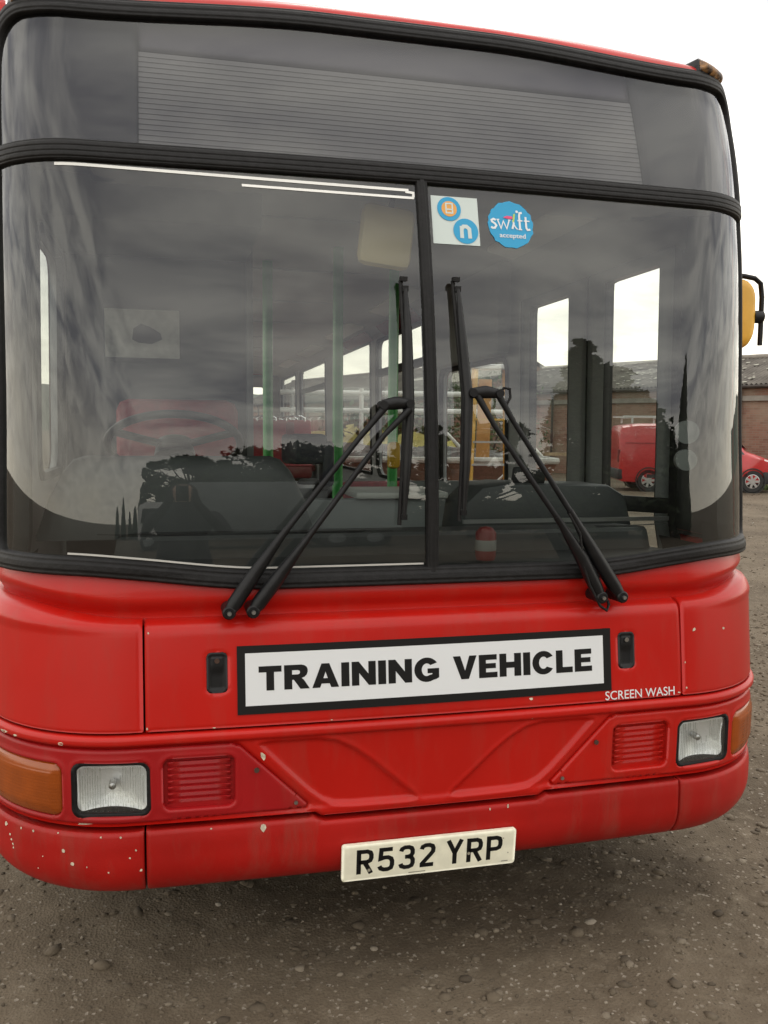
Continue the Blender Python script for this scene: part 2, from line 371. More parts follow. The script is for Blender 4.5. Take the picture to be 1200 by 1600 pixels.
def stroke(pts, w, closed=False):
    P = [np.array(p, float) for p in pts]; n = len(P); L, Rr = [], []
    for i in range(n):
        a = P[i]-P[i-1] if (i > 0 or closed) else P[i+1]-P[i]; b = P[(i+1) % n]-P[i] if (i < n-1 or closed) else a
        a = a/np.linalg.norm(a); b = b/np.linalg.norm(b); na = np.array([-a[1], a[0]]); nb = np.array([-b[1], b[0]]); mtr = na+nb; mtr /= max(np.linalg.norm(mtr), 1e-6)
        k = 1/max(mtr@na, .55); L.append(P[i]+mtr*w/2*k); Rr.append(P[i]-mtr*w/2*k)
    V = L+Rr; F = [[n+i, n+(i+1) % n, (i+1) % n, i] for i in range(n if closed else n-1)]
    return V, F
def arc(cx, cz, r, a0, a1, n=10): return [(cx+r*math.cos(R_(a0+(a1-a0)*i/n)), cz+r*math.sin(R_(a0+(a1-a0)*i/n))) for i in range(n+1)]

# ------------------------------------------------------------------ THE BUS
bus = empty('bus', (0, 0, 0), label='red single-decker bus with split windscreen and TRAINING VEHICLE sign, filling the picture', cat='bus')
ZB, ZBT, ZL, ZF, ZFT = .315, .517, .532, .787, 1.078   # bumper bottom/top, lower panel bottom, flap bottom/top
def side_u(z): 
    Wd, r, a = shp(z); return float(Wd-r+r*math.pi/2)
UE = .85+.42*math.pi/2+.26      # the skin wraps this far round the corner onto the side
# bumper: rolls under at the bottom, bulges a little
def bump_off(u, z):
    t = np.clip((.44-z)/.125, 0, 1); t2 = np.clip((z-.47)/.05, 0, 1)
    return .018-.105*(1-np.sqrt(np.maximum(1-t**2.2, 0)))-.006*t2**2
def bt(u): return ZBT-.012*(1-sstep(.325, .350, np.abs(u)))
def bumper(name, ua, ub):
    f = lambda u, z: np.maximum(np.maximum(sd_box(u, z, ua, ub, ZB, ZBT+.1, .004), z-bt(u)), -1)
    return panel(name, f, (ua-.01, ub+.01, ZB-.005, ZBT+.005), .008, bump_off, 'red_bumper', bus, roll=.005, depth=.05, hz=.006)
bmp = bumper('bumper', -.803, .803)
bcl = bumper('bumper_corner', -UE, -.8085); bcr = bumper('bumper_corner', .8085, UE)
bcl['label'] = 'scuffed bumper corner with many small chips of missing paint'
# dark backing behind the shut lines and the underside
def backing():
    us = np.linspace(-UE, UE, 121); zs = np.array([.36, .55, .8, 1.07, 1.15, 1.19])
    U, Z = np.meshgrid(us, zs, indexing='ij'); V = front(U, Z, -.085).reshape(-1, 3); n = len(zs)
    return mesh_np('inner_frame', V, [(i*n+j, (i+1)*n+j, (i+1)*n+j+1, i*n+j+1) for i in range(120) for j in range(n-1)], 'gap_black', bus)
backing()
# lower panel with lamp openings, moulded ridge and two leaf-shaped recesses
LAMP = [(1.95, .745), (.575, .745), (.553, .737), (.368, .556), (.374, .547), (.79, .541), (1.95, .541)]
def leaf(u, z):
    P = [(-.498, .737), (-.47, .742), (-.335, .742), (-.285, .732), (-.235, .706), (-.185, .668), (-.12, .61), (-.066, .562), (-.056, .549), (-.075, .546), (-.24, .548), (-.29, .553), (-.325, .568), (-.36, .596), (-.42, .656)]
    return sd_poly(np.where(u > 0, -u, u), z, P)
def lamp_sd(u, z): return sd_poly(np.abs(u), z, LAMP, .004)
def low_off(u, z):
    ridge = .013*sstep(.750, .762, z)*(1-.55*sstep(.772, .787, z))
    lf = leaf(u, z); rec = -.009*sstep(.007, -.009, lf)
    rim = .0025*np.exp(-((lf-.008)/.006)**2)
    ls = lamp_sd(u, z); inl = -.012*sstep(.008, -.008, ls)
    foot = .006*sstep(.556, .536, z)*(ls > .004)
    return .004+ridge+rec+rim+inl+foot
lz = lambda u: ZL-.012*(1-sstep(.325, .350, np.abs(u)))
lp = panel('lower_panel', lambda u, z: np.maximum(np.maximum(sd_box(u, z, -UE, UE, .45, ZF-.003, .003), lz(u)-z), -(lamp_sd(u, z)+.016)), (-UE-.004, UE+.004, .514, ZF), .0062, low_off, 'red_paint', bus, roll=.005, depth=.03, hz=.0042)
# lamp panels (plastic) with openings for headlight, vent and indicator
HL = (.797, .984, .566, .703); VT = (.566, .757, .570, .713); IU = (1.024, 1.345, .556, .702)
def lamp_panel(s):
    def f(u, z):
        v = u*s
        d = sd_poly(v, z, [(p[0]-(.0 if p[0] > 1 else 0), p[1]) for p in LAMP], .001)
        d = np.maximum(d, v-1.60)
        d = np.maximum(d, -sd_box(v, z, HL[0]-.006, HL[1]+.006, HL[2]-.006, HL[3]+.006, .026))
        d = np.maximum(d, -sd_box(v, z, VT[0], VT[1], VT[2], VT[3], .022))
        d = np.maximum(d, -sd_box(v, z, IU[0], IU[1], IU[2], IU[3], .026))
        return d
    def o(u, z):
        v = u*s
        k = .006*sstep(.030, .004, np.abs(sd_box(v, z, *HL, .026)))+.004*sstep(.022, .004, np.abs(sd_box(v, z, *VT, .022)))+.005*sstep(.022, .004, np.abs(sd_box(v, z, *IU, .026)))
        return .0075+k*.6
    lo, hi = (.36, 1.61) if s > 0 else (-1.61, -.36)
    p = panel('lamp_panel', f, (lo, hi, .535, .752), .0045, o, 'crimson_plastic' if s < 0 else 'red_paint', bus, roll=.005, depth=.024)
    # vent: a recessed tray with seven louvres
    tray = panel('vent_tray', lambda u, z: sd_box(u*s, z, VT[0]-.004, VT[1]+.004, VT[2]-.004, VT[3]+.004, .022), (min(s*VT[0], s*VT[1])-.006, max(s*VT[0], s*VT[1])+.006, VT[2]-.006, VT[3]+.006), .008, -.010, 'crimson_plastic' if s < 0 else 'red_paint', p, roll=0, depth=0)
    zs = np.linspace(VT[2]+.012, VT[3]-.008, 8)
    for a, b in zip(zs, zs[1:]):
        hh = b-a
        def lo_(u, z, a=a, hh=hh): return -.009+.014*np.sqrt(np.clip(np.sin(np.clip((z-a)/hh, 0, 1)*math.pi*.62), 0, 1))
        panel('louvre', lambda u, z, a=a, b=b: sd_box(u*s, z, VT[0]+.012, VT[1]-.012, a, b-.002, .003), (min(s*VT[0], s*VT[1])+.010, max(s*VT[0], s*VT[1])-.010, a-.001, b), .02, lo_, 'crimson_plastic' if s < 0 else 'red_paint', p, roll=.002, depth=.008, hz=.0026)
    for sx, sz in ((.508, .668), (.4, .566)):
        q = front(s*sx, sz, .010); MB().cyl(q, q+np.array([0, -.005, 0]), .007 if sx > .5 else .0055, n=14).build('screw', 'rust' if sx > .5 else 'steel', p, True)
    return p
for s in (-1, 1): lamp_panel(s)
# headlights
def headlight(s):
    h = bpy.data.objects.new('headlight', None); link(h, bus); h.empty_display_size = .1
    c0, c1, z0, z1 = HL; cx, cz = (c0+c1)/2, (z0+z1)/2; hx, hz_ = (c1-c0)/2, (z1-z0)/2
    def fm(u, z, off):      # sealed-beam unit: flat, square to the road, set in the panel
        q = front(np.sign(u)*np.full(np.shape(u), cx), np.full(np.shape(z), cz), 0.)
        k = (np.abs(u)-cx); y = q[..., 1]+.16*k
        return np.stack([u, y-off, z], -1)
    bx = (min(s*c0, s*c1)-.004, max(s*c0, s*c1)+.004, z0-.004, z1+.004)
    sdl = lambda u, z: sd_box(u*s, z, c0, c1, z0, z1, .022)
    panel('rim', lambda u, z: np.maximum(sd_box(u*s, z, c0-.011, c1+.011, z0-.011, z1+.011, .03), -sd_box(u*s, z, c0+.003, c1-.003, z0+.003, z1-.003, .02)), (bx[0]-.01, bx[1]+.01, bx[2]-.01, bx[3]+.01), .006, .001, 'rubber', h, roll=.003, depth=.05, fmap=fm)
    def bowl(u, z):
        a = (u*s-cx)/hx; b = (z-cz)/hz_; r2 = np.minimum(a*a*.9+b*b*.35, 1.0)
        return -.062+.048*r2
    panel('reflector', sdl, bx, .006, bowl, 'reflector', h, roll=0, depth=0, fmap=fm)
    b = MB(); q = fm(np.array(s*cx), np.array(cz), -.055); b.cyl(q, q+np.array([0, -.030, 0]), .010, n=20).cyl(q+np.array([0, -.030, 0]), q+np.array([0, -.034, 0]), .009, .004, n=20); b.build('bulb_shield', 'steel', h, True)
    lens = panel('lens', sdl, bx, .004, lambda u, z: .004*(1-np.minimum(((u*s-cx)/hx)**4+((z-cz)/hz_)**4, 1)), 'lens_glass', h, roll=.006, depth=.012, fmap=fm)
    fl = MB()
    for i in range(26):
        u = c0+.012+i*(c1-c0-.024)/25
        zt, zb = (z1-.008, z0+.008) if i % 3 else (z1-.03, z0+.03)
        if 9 < i < 17: zt = zb+.05
        p, q2 = fm(np.array(s*u), np.array(zb), -.0025), fm(np.array(s*u), np.array(zt), -.0025); fl.cyl(p, q2, .0016, n=5)
    fl.build('lens_flutes', 'lens_glass', h, True)
    return h
for s in (-1, 1): headlight(s)
# wrap-round indicators
def indicator(s):
    def o(u, z):
        d = -sd_box(u*s, z, *IU, .024)
        return .004+.013*np.sqrt(np.clip(d/.03, 0, 1))+.0007*np.sin(z*900)+.0005*np.sin(u*700)
    lo, hi = sorted((s*IU[0], s*IU[1]))
    return panel('indicator', lambda u, z: sd_box(u*s, z, *IU, .024), (lo-.004, hi+.004, IU[2]-.004, IU[3]+.004), .004, o, 'amber', bus, roll=0, depth=.02)
for s in (-1, 1): indicator(s)
# centre flap and corner panels
def flap_off(u, z): return .006-.040*(1-np.sqrt(np.maximum(1-np.clip((z-(ZFT-.040))/.041, 0, 1)**2.4, 0)))+.002*np.sin((z-ZF)/.29*math.pi)
HDL = (.585, .637, .887, .992)
def flap_sd(u, z):
    d = sd_box(u, z, -.800, .800, ZF+.003, ZFT+.004, .004)
    for s in (-1, 1): d = np.maximum(d, -sd_box(u*s, z, *HDL, .014))
    return d
flap = panel('front_flap', flap_sd, (-.806, .806, ZF, ZFT+.006), .007, flap_off, 'red_paint', bus, roll=.0035, depth=.03, hz=.006)
for s in (-1, 1):
    lo, hi = sorted((s*HDL[0], s*HDL[1]))
    hp = panel('flap_handle', lambda u, z: sd_box(u*s, z, HDL[0]-.002, HDL[1]+.002, HDL[2]-.002, HDL[3]+.002, .013), (lo-.004, hi+.004, HDL[2]-.004, HDL[3]+.004), .004, lambda u, z: .008-.007*sstep(-.004, -.009, sd_box(u*s, z, *HDL, .012))+.006*sstep(.93, .962, z)*sstep(-.007, -.012, sd_box(u*s, z, *HDL, .012)), 'black_plastic', bus, roll=.002, depth=.02)
    q = front(s*(HDL[0]+HDL[1])/2, .972, .009); MB().cyl(q, q+np.array([0, -.003, 0]), .007, n=14).build('lock_barrel', 'steel' if s > 0 else 'rust', hp, True)
def ct(u): return ZFT+.006+.040*sstep(.80, 1.25, np.abs(u))
def warp(u, t):      # the panel top climbs towards the corner
    return t+(ct(u)-ct(.8))*np.clip((t-.95)/(ZFT+.006-.95), 0, 1)**1.5
def corner_off(u, z): return .006-.040*(1-np.sqrt(np.maximum(1-np.clip((z-(ZFT-.038))/.0445, 0, 1)**2.4, 0)))
for s in (-1, 1):
    lo, hi = sorted((s*.8055, s*UE))
    panel('corner_panel', lambda u, z: sd_box(u, z, lo, hi, ZF+.003, ZFT+.006, .003), (lo-.004, hi+.004, ZF, ZFT+.008), .008, corner_off, 'red_paint', bus, roll=.0035, depth=.03, hz=.005, fmap=lambda u, t, o: front(u, warp(u, t), o))
# scuttle under the windscreen
def zwb(u): return 1.160+.046*sstep(.45, 1.0, np.abs(u))        # lower edge of the windscreen rubber
panel('scuttle_panel', lambda u, z: np.maximum(ct(np.sign(u)*np.maximum(np.abs(u), 0))-.022-z, z-zwb(u)-.012), (-UE, UE, 1.045, 1.23), .012, lambda u, z: -.046+.036*sstep(-.012, .055, z-ct(u)), 'red_paint', bus, roll=0, depth=.02, hz=.006)
# windscreen panes
def UG(z): 
    Wd, r, a = shp(z); return Wd-r+r*R_(66)
ZM0, ZM1 = 2.328, 2.386       # middle rubber
MX = .008                      # centre bar
def ztop(u): return 2.822-.045*sstep(.25, 1.05, np.abs(u))
def pane(name, ua, ub, zlo, zhi, m, nu=70, nz=60):
    u = np.linspace(0, 1, nu+1); V = []
    for i in range(nu+1):
        for j in range(nz+1):
            t = j/nz; zz = None
            z_ = zlo(ua if False else 0)+t*(zhi(0)-zlo(0)); A = ua(z_); B = ub(z_); uu = A+(B-A)*u[i]
            zz = zlo(uu)+t*(zhi(uu)-zlo(uu)); V.append((uu, zz))
    V = np.array(V); F = [(i*(nz+1)+j, (i+1)*(nz+1)+j, (i+1)*(nz+1)+j+1, i*(nz+1)+j+1) for i in range(nu) for j in range(nz)]
    return mesh_np(name, front(V[:, 0], V[:, 1], 0.), F, m, bus)
wsl = pane('windscreen', lambda z: -UG(z)-.01, lambda z: MX-.008, lambda u: zwb(u)+.012, lambda u: ZM0+.02, 'windscreen_glass')
wsr = pane('windscreen', lambda z: MX+.008, lambda z: UG(z)+.01, lambda u: zwb(u)+.012, lambda u: ZM0+.02, 'windscreen_glass')
wsl['label'] = 'driver-side windscreen pane reflecting trees, lorry and photographer'; wsr['label'] = 'door-side windscreen pane with two round and square stickers'
upg = pane('destination_window', lambda z: -UG(z)-.01, lambda z: UG(z)+.01, lambda u: ZM1-.02, lambda u: ztop(u)+.02, 'upper_glass', 140, 24)
# outline of both glasses for the rubber
def ring(zl, zh, rad_lo, rad_hi):
    pts = []
    def side(z): return UG(z)
    n = 60
    for i in range(n+1): 
        u = -1.12+2.24*i/n; pts.append((u, zl(u)))
    u1 = side(zl(1.2)+.1)
    pts += [(u1-rad_lo+rad_lo*math.sin(R_(a)), zl(1.2)+rad_lo-rad_lo*math.cos(R_(a))) for a in range(10, 91, 10)] if rad_lo > 0 else []
    za = zl(1.2)+max(rad_lo, .01); zb_ = zh(1.2)-max(rad_hi, .01)
    pts += [(side(za+(zb_-za)*i/24), za+(zb_-za)*i/24) for i in range(1, 25)]
    u2 = side(zb_)
    if rad_hi > 0: pts += [(u2-rad_hi+rad_hi*math.cos(R_(a)), zb_+rad_hi*math.sin(R_(a))) for a in range(8, 85, 8)]
    for i in range(n+1):
        u = 1.08-2.16*i/n
        if abs(u) < u2-rad_hi-.005: pts.append((u, zh(u)))
    k = [p for p in pts]
    left = []
    # mirror the right-hand corner and side for the left
    right = [p for p in pts if p[0] > 1.12 or (p[0] > u2-rad_hi and p[1] > zb_)]
    left = [(-a, b) for a, b in reversed(right)]
    return pts+left
lo_ring = ring(zwb, lambda u: (ZM0+ZM1)/2, .05, 0.)
# one run: bottom and both sides of the windscreen
def run_bottom():
    p = [(-UG(z), z) for z in np.linspace(ZM0+.02, 1.30, 26)]; zc = 1.206+.022
    u1 = UG(1.28)
    p += [(-(u1-.045+.045*math.cos(R_(a))), 1.28-.052*math.sin(R_(a))) for a in range(8, 85, 8)]
    p += [(u, zwb(u)+.022) for u in np.linspace(-u1+.05, u1-.05, 70)]
    p += [(u1-.045+.045*math.cos(R_(a)), 1.28-.052*math.sin(R_(a))) for a in range(84, 7, -8)]
    p += [(UG(z), z) for z in np.linspace(1.30, ZM0+.02, 26)]
    return p
sweep('windscreen_rubber', run_bottom(), rub(.054, .018, 2), 'rubber', bus)
def run_top():
    rad = .14; z0 = 2.64; u1 = UG(z0)
    p = [(-UG(z), z) for z in np.linspace(ZM1-.02, z0, 12)]
    c = [(u1-rad*(1-math.cos(R_(a))), z0+(ztop(u1-rad)+.022-z0)*math.sin(R_(a))) for a in range(6, 91, 6)]
    p += [(-a, b) for a, b in c]; e = u1-rad-.02
    p += [(u, ztop(u)+.022) for u in np.linspace(-e, e, 70)]
    p += [(a, b) for a, b in reversed(c)]
    p += [(UG(z), z) for z in np.linspace(z0, ZM1-.02, 12)]
    return p
RT = run_top(); sweep('destination_rubber', RT, rub(.060, .020, 3), 'rubber', bus)
um = UG(2.36)+.012
sweep('middle_rubber', [(u, (ZM0+ZM1)/2+.004*math.cos(u*2.2)) for u in np.linspace(-um, um, 90)], rub(.062, .018, 4), 'rubber', bus)
sweep('centre_rubber', [(MX+.006*(z-1.19)*.3, z) for z in np.linspace(1.176, ZM0+.02, 40)], rub(.038, .016, 2), 'rubber', bus)
# roof: the cap above the rubber rolls back into the crown and runs to the tail
LEN = 13.9
def roof():
    us = list(np.linspace(-UG(2.7)-.13, UG(2.7)+.13, 101)); rows = []
    RTu = np.array(RT); 
    top = np.array([p for p in RT if p[1] > 2.60]); o = np.argsort(top[:, 0]); top = top[o]
    V = []; n = 0
    for k, u in enumerate(us):
        zg = float(np.interp(u, top[:, 0], top[:, 1])); zg = max(zg, 2.60); zr = 2.938-.088*(abs(u)/1.2)**2.2
        col = [front(u, zg-.008, -.006), front(u, zg+.02, .004)]
        z1 = max(zg+.03, zr-.085)
        col.append(front(u, z1, .005))
        for a in range(15, 91, 15):
            rr = .11; col.append(front(u, z1+(zr-z1)*math.sin(R_(a)), .005-rr*(1-math.cos(R_(a)))))
        e = col[-1]; cz = 2.945-.10*(abs(e[0])/1.2)**2.5
        col.append(np.array([e[0]*.97, e[1]+.35, max(cz, e[2])])); col.append(np.array([e[0]*.97, LEN, max(cz, e[2])]))
        V += col; n = len(col)
    F = [(i*n+j, (i+1)*n+j, (i+1)*n+j+1, i*n+j+1) for i in range(len(us)-1) for j in range(n-1)]
    return mesh_np('roof', V, F, 'red_paint', bus)
roof()
# destination display behind the upper glass
DZ0, DZ1 = 2.392, 2.79
def display():
    zs = []; z = DZ0; 
    while z < 2.685: zs += [(z, -.030), (z+.0118, -.030), (z+.0124, -.0325), (z+.0158, -.0325)]; z += .0164
    prof = zs; us = np.linspace(-.802, .772, 60); V = []
    for u in us: V += [tuple(front(u, zz, oo)) for zz, oo in prof]
    n = len(prof); b = mesh_np('destination_display', V, [(i*n+j, (i+1)*n+j, (i+1)*n+j+1, i*n+j+1) for i in range(59) for j in range(n-1)], 'display_grey', bus, smooth=False)
    panel('display_hood', lambda u, z: sd_box(u, z, -.802, .772, 2.69, 2.83, .002), (-.81, .78, 2.685, 2.835), .03, -.032, 'display_plain', b, roll=0, depth=.02)
    slab('display_highlight', [(u, z) for u in np.linspace(-.80, .772, 40) for z in (2.389, 2.3925)], [(2*i, 2*i+2, 2*i+3, 2*i+1) for i in range(39)], 'lining_grey', b, -.030, .006)  # pale strip paints the thin highlight along the display's bottom edge
    for a, c in ((-1.27, -.804), (.774, 1.27)):
        panel('display_mask', lambda u, z: sd_box(u, z, a, c, 2.36, 2.80, .002), (a, c, 2.36, 2.80), .03, -.024, 'mask_black', b, roll=0, depth=.02)
    us = np.linspace(-1.28, 1.28, 50); zz = [2.36, 2.6, 2.82]
    mesh_np('display_case', [tuple(front(u, z, -.06)) for u in us for z in zz], [(i*3+j, (i+1)*3+j, (i+1)*3+j+1, i*3+j+1) for i in range(49) for j in range(2)], 'cab_dark', b)
    # floor of the box so the saloon does not show past it
    mesh_np('case_floor', [tuple(front(u, 2.362, o)) for u in us for o in (-.02, -.35)], [(i*2, i*2+2, i*2+3, i*2+1) for i in range(49)], 'lining_grey', b)
display()
# marker lamps on the roof shoulders
for s in (-1, 1):
    uc = 1.10*s; g = [(uc-.055, 2.832), (uc+.055, 2.812), (uc+.053, 2.848), (uc-.050, 2.868)] if s > 0 else [(uc-.055, 2.812), (uc+.055, 2.832), (uc+.050, 2.868), (uc-.053, 2.848)]
    mk = panel('marker_lamp', lambda u, z: sd_poly(u, z, g, .004), (uc-.08, uc+.08, 2.80, 2.90), .005, lambda u, z: .018+.016*np.clip(-sd_poly(u, z, g)/.012, 0, 1)**.5, 'amber_dirty', bus, roll=0, depth=.06)
    panel('marker_base', lambda u, z: sd_poly(u, z, g, .010), (uc-.085, uc+.085, 2.795, 2.905), .006, .016, 'black_plastic', mk, roll=.004, depth=.06)
# stickers and thin pale strips along the edges of the glass
st = slab('route_sticker', *stroke([(.110, 2.149), (.110, 2.297)], .146), 'sticker_white', wsr, 0.0005, .0015); st['label'] = 'pale square sticker with a small bus symbol and letter n'
poly_badge('blue_disc', disc2(.092, 2.258, .037), 'cyan_vinyl', wsr, 0.0025, .0005); poly_badge('blue_disc', disc2(.140, 2.192, .039), 'cyan_vinyl', wsr, 0.0026, .0005)
poly_badge('orange_disc', disc2(.092, 2.258, .024), 'sticker_orange', wsr, 0.0033, .0004)
slab('bus_symbol', *stroke([(.082, 2.245), (.082, 2.274), (.102, 2.274), (.102, 2.245)], .0045, True), 'sticker_white', wsr, 0.0039, .0004)
slab('bus_symbol', *stroke([(.082, 2.256), (.102, 2.256)], .004), 'sticker_white', wsr, 0.0041, .0004)
slab('printed_letter', *stroke([(.127, 2.170), (.127, 2.207)], .0115), 'sticker_white', wsr, 0.0033, .0004)
slab('printed_letter', *stroke([(.127, 2.198), (.133, 2.206), (.143, 2.206), (.151, 2.199), (.152, 2.170)], .0115), 'sticker_white', wsr, 0.0035, .0004)
sc = [(x+.0022*math.sin(i*2.7), z+.002*math.cos(i*1.9)) for i, (x, z) in enumerate(disc2(.286, 2.222, .073, 40))]
ss = poly_badge('smartcard_sticker', sc, 'cyan_vinyl', wsr, 0.0005, .0015); ss['label'] = 'round bright blue sticker reading swift accepted'
def sw(P, w, k=[0]): 
    k[0] += 1; slab('printed_letter', *stroke([(.222+a*.128, 2.207+b*.062) for a, b in P], w), 'white_vinyl', wsr, .0024+.00008*k[0], .0003)
th, tn = .0062, .0038
sw([(.125, .43), (.07, .48), (.02, .42), (.03, .34), (.10, .25), (.13, .15), (.09, .03), (.03, .02), (0, .08)], th)
sw([(.17, .47), (.245, .02), (.315, .40), (.39, .02), (.465, .47)], tn*1.25); sw([(.145, .47), (.215, .47)], tn*.8); sw([(.435, .47), (.50, .47)], tn*.8)
sw([(.555, .47), (.575, .30), (.53, .03)], th); sw([(.565, .28), (.62, .10), (.66, .02)], tn)
sw([(.80, .88), (.74, .86), (.725, .70), (.725, .02)], th); sw([(.67, .47), (.80, .47)], tn); sw([(.685, .02), (.775, .02)], tn)
sw([(.885, .68), (.885, .12), (.915, .02), (.985, .05)], th); sw([(.835, .47), (.98, .47)], tn)
poly_badge('printed_dot', disc2(.308, 2.264, .0042, 12), 'white_vinyl', wsr, 0.0029, .0004)
poly_badge('bird_wing', [(.262, 2.243), (.274, 2.249), (.292, 2.248), (.293, 2.240), (.274, 2.240)], 'sticker_pink', wsr, 0.0029, .0004)
poly_badge('bird_body', [(.293, 2.238), (.296, 2.255), (.302, 2.258), (.300, 2.246), (.297, 2.232), (.291, 2.230)], 'sticker_lime', wsr, 0.0031, .0004)
V, F = text2('accepted', .012); slab('printed_words', V*[.084, .019]+[.247, 2.176], F, 'white_vinyl', wsr, 0.0027, .0004)
def glass_strip(P, w, par, name='edge_strip', m='white_strip'): slab(name, *stroke(P, w), m, par, .0006, .0012)
glass_strip([(u, 2.308-.004*math.cos(u*2)+.003) for u in np.linspace(-1.024, -.03, 40)], .0085, wsl)
glass_strip([(u, 2.284-.003*math.cos(u*2)+.003) for u in np.linspace(-.52, -.018, 24)]+[(-.016, 2.290), (-.016, 2.300), (-.040, 2.302)], .0075, wsl)
glass_strip([(u, zwb(u)+.022+.0325) for u in np.linspace(-1.004, -.018, 40)], .0050, wsl, m='strip_grey')
# TRAINING VEHICLE board
def sgn(u, z, off): return front(u, z, np.asarray(off)+.008)
sb = bpy.data.objects.new('sign_board', None); link(sb, bus); sb['label'] = 'white magnetic sign with black border reading TRAINING VEHICLE'
def quadstrip(u0, u1, z0, z1, n=40): return [(u, z) for u in np.linspace(u0, u1, n) for z in (z0, z1)], [(2*i, 2*i+2, 2*i+3, 2*i+1) for i in range(n-1)]
slab('sign_border', *quadstrip(-.558, .556, .824, 1.009), 'black_vinyl', sb, .000, .0025, sgn)
slab('sign_face', *quadstrip(-.536, .530, .847, .989), 'white_vinyl', sb, .0022, .0008, sgn)
def ell(cx, rx, ry, a0, a1, n=22): return [(cx+rx*math.cos(R_(a0+(a1-a0)*i/n)), .5+ry*math.sin(R_(a0+(a1-a0)*i/n))) for i in range(n+1)]
HV = {'T': (.80, [[(0, 1), (0, .75), (.265, .75), (.265, 0), (.535, 0), (.535, .75), (.8, .75), (.8, 1)]]), 'I': (.29, [[(0, 0), (.29, 0), (.29, 1), (0, 1)]]),
      'E': (.74, [[(0, 0), (.74, 0), (.74, .235), (.28, .235), (.28, .40), (.68, .40), (.68, .62), (.28, .62), (.28, .77), (.72, .77), (.72, 1), (0, 1)]]),
      'H': (.88, [[(0, 0), (.28, 0), (.28, .37), (.60, .37), (.60, 0), (.88, 0), (.88, 1), (.60, 1), (.60, .63), (.28, .63), (.28, 1), (0, 1)]]), 'L': (.70, [[(0, 0), (.70, 0), (.70, .25), (.28, .25), (.28, 1), (0, 1)]]),
      'N': (.88, [[(0, 0), (.27, 0), (.27, .52), (.62, 0), (.88, 0), (.88, 1), (.61, 1), (.61, .48), (.26, 1), (0, 1)]]), 'V': (.94, [[(.32, 0), (.62, 0), (.94, 1), (.65, 1), (.475, .36), (.29, 1), (0, 1)]]),
      'A': (.96, [[(0, 0), (.28, 0), (.335, .165), (.40, .385), (.48, .66), (.48, 1), (.34, 1)], [(.68, 0), (.96, 0), (.62, 1), (.48, 1), (.48, .66), (.56, .385), (.625, .165)], [(.335, .165), (.625, .165), (.56, .385), (.40, .385)]]),
      'R': (.90, [[(0, 0), (.28, 0), (.28, 1), (0, 1)], [(.28, 1), (.60, 1), (.72, .97), (.80, .90), (.835, .80), (.835, .70), (.80, .58), (.72, .49), (.60, .44), (.28, .38), (.28, .60), (.49, .60), (.545, .63), (.56, .69), (.545, .75), (.49, .78), (.28, .78)], [(.28, .38), (.335, .39), (.57, 0), (.90, 0), (.70, .36), (.62, .445), (.60, .44)]]),
      'C': (.90, [ell(.46, .46, .52, 32, 328)+ell(.46, .185, .27, 318, 42)]), 'G': (.94, [ell(.47, .47, .52, 34, 300)+ell(.47, .19, .27, 300, 44), [(.50, .55), (.94, .55), (.94, .15), (.83, .085), (.705, .05), (.565, .266), (.68, .30), (.68, .35), (.50, .35)]])}
for body, a, b in (('TRAINING', -.500, .012), ('VEHICLE', .054, .492)):
    tw = sum(HV[c][0] for c in body)+.09*(len(body)-1); k = (b-a)/tw; xx = a
    for c in body:
        VV, FF = [], []
        for P in HV[c][1]: FF.append(list(range(len(VV), len(VV)+len(P)))); VV += [(xx+x*k, .8865+z*.066) for x, z in P]
        o = slab('sign_letter', VV, FF, 'black_vinyl', sb, .0030, .0006, sgn); xx += (HV[c][0]+.09)*k
V, F = text2('SCREEN WASH', .002); slab('screen_wash_lettering', V*[.238, .026]+[.536, .7945], F, 'white_vinyl', flap, .0072, .0006)
# number plate
npz = bpy.data.objects.new('number_plate', None); link(npz, bus); npz['label'] = 'cream number plate reading R532 YRP'
def plt(u, z, off):
    u = np.asarray(u, float); z = np.asarray(z, float); u, z = np.broadcast_arrays(u, z)
    return np.stack([u, -.048-.10*(z-.383)-np.asarray(off)+0*u, z], -1)
X0, ZP = -.273, .3255
panel('plate_blank', lambda u, z: sd_box(u, z, X0, X0+.52, ZP, ZP+.111, .008), (X0-.003, X0+.523, ZP-.003, ZP+.114), .006, .003, 'plate_cream', npz, roll=.0015, depth=.012, fmap=plt)
G = {'R': [[(7, 0), (7, 79)], [(7, 72), (31, 72), (40, 68), (43, 60), (43, 50), (40, 42), (31, 38), (7, 38)], [(24, 38), (43, 0)]],
     'P': [[(7, 0), (7, 79)], [(7, 72), (31, 72), (40, 68), (43, 60), (43, 48), (40, 39), (31, 35), (7, 35)]],
     'Y': [[(5, 79), (25, 36)], [(45, 79), (25, 36)], [(25, 40), (25, 0)]],
     '5': [[(44, 72), (11, 72), (9, 43), (20, 46), (31, 46), (40, 41), (43, 32), (43, 20), (40, 11), (31, 7), (19, 7), (10, 11), (6, 19)]],
     '3': [[(8, 60), (11, 68), (19, 72), (31, 72), (39, 68), (42, 61), (42, 51), (38, 44), (30, 41), (20, 41)], [(29, 41), (39, 38), (43, 30), (43, 19), (40, 11), (31, 7), (19, 7), (10, 11), (7, 19)]],
     '2': [[(8, 60), (11, 68), (19, 72), (31, 72), (40, 68), (43, 60), (42, 50), (36, 42), (10, 12), (10, 7), (44, 7)]]}
xx = X0+.041
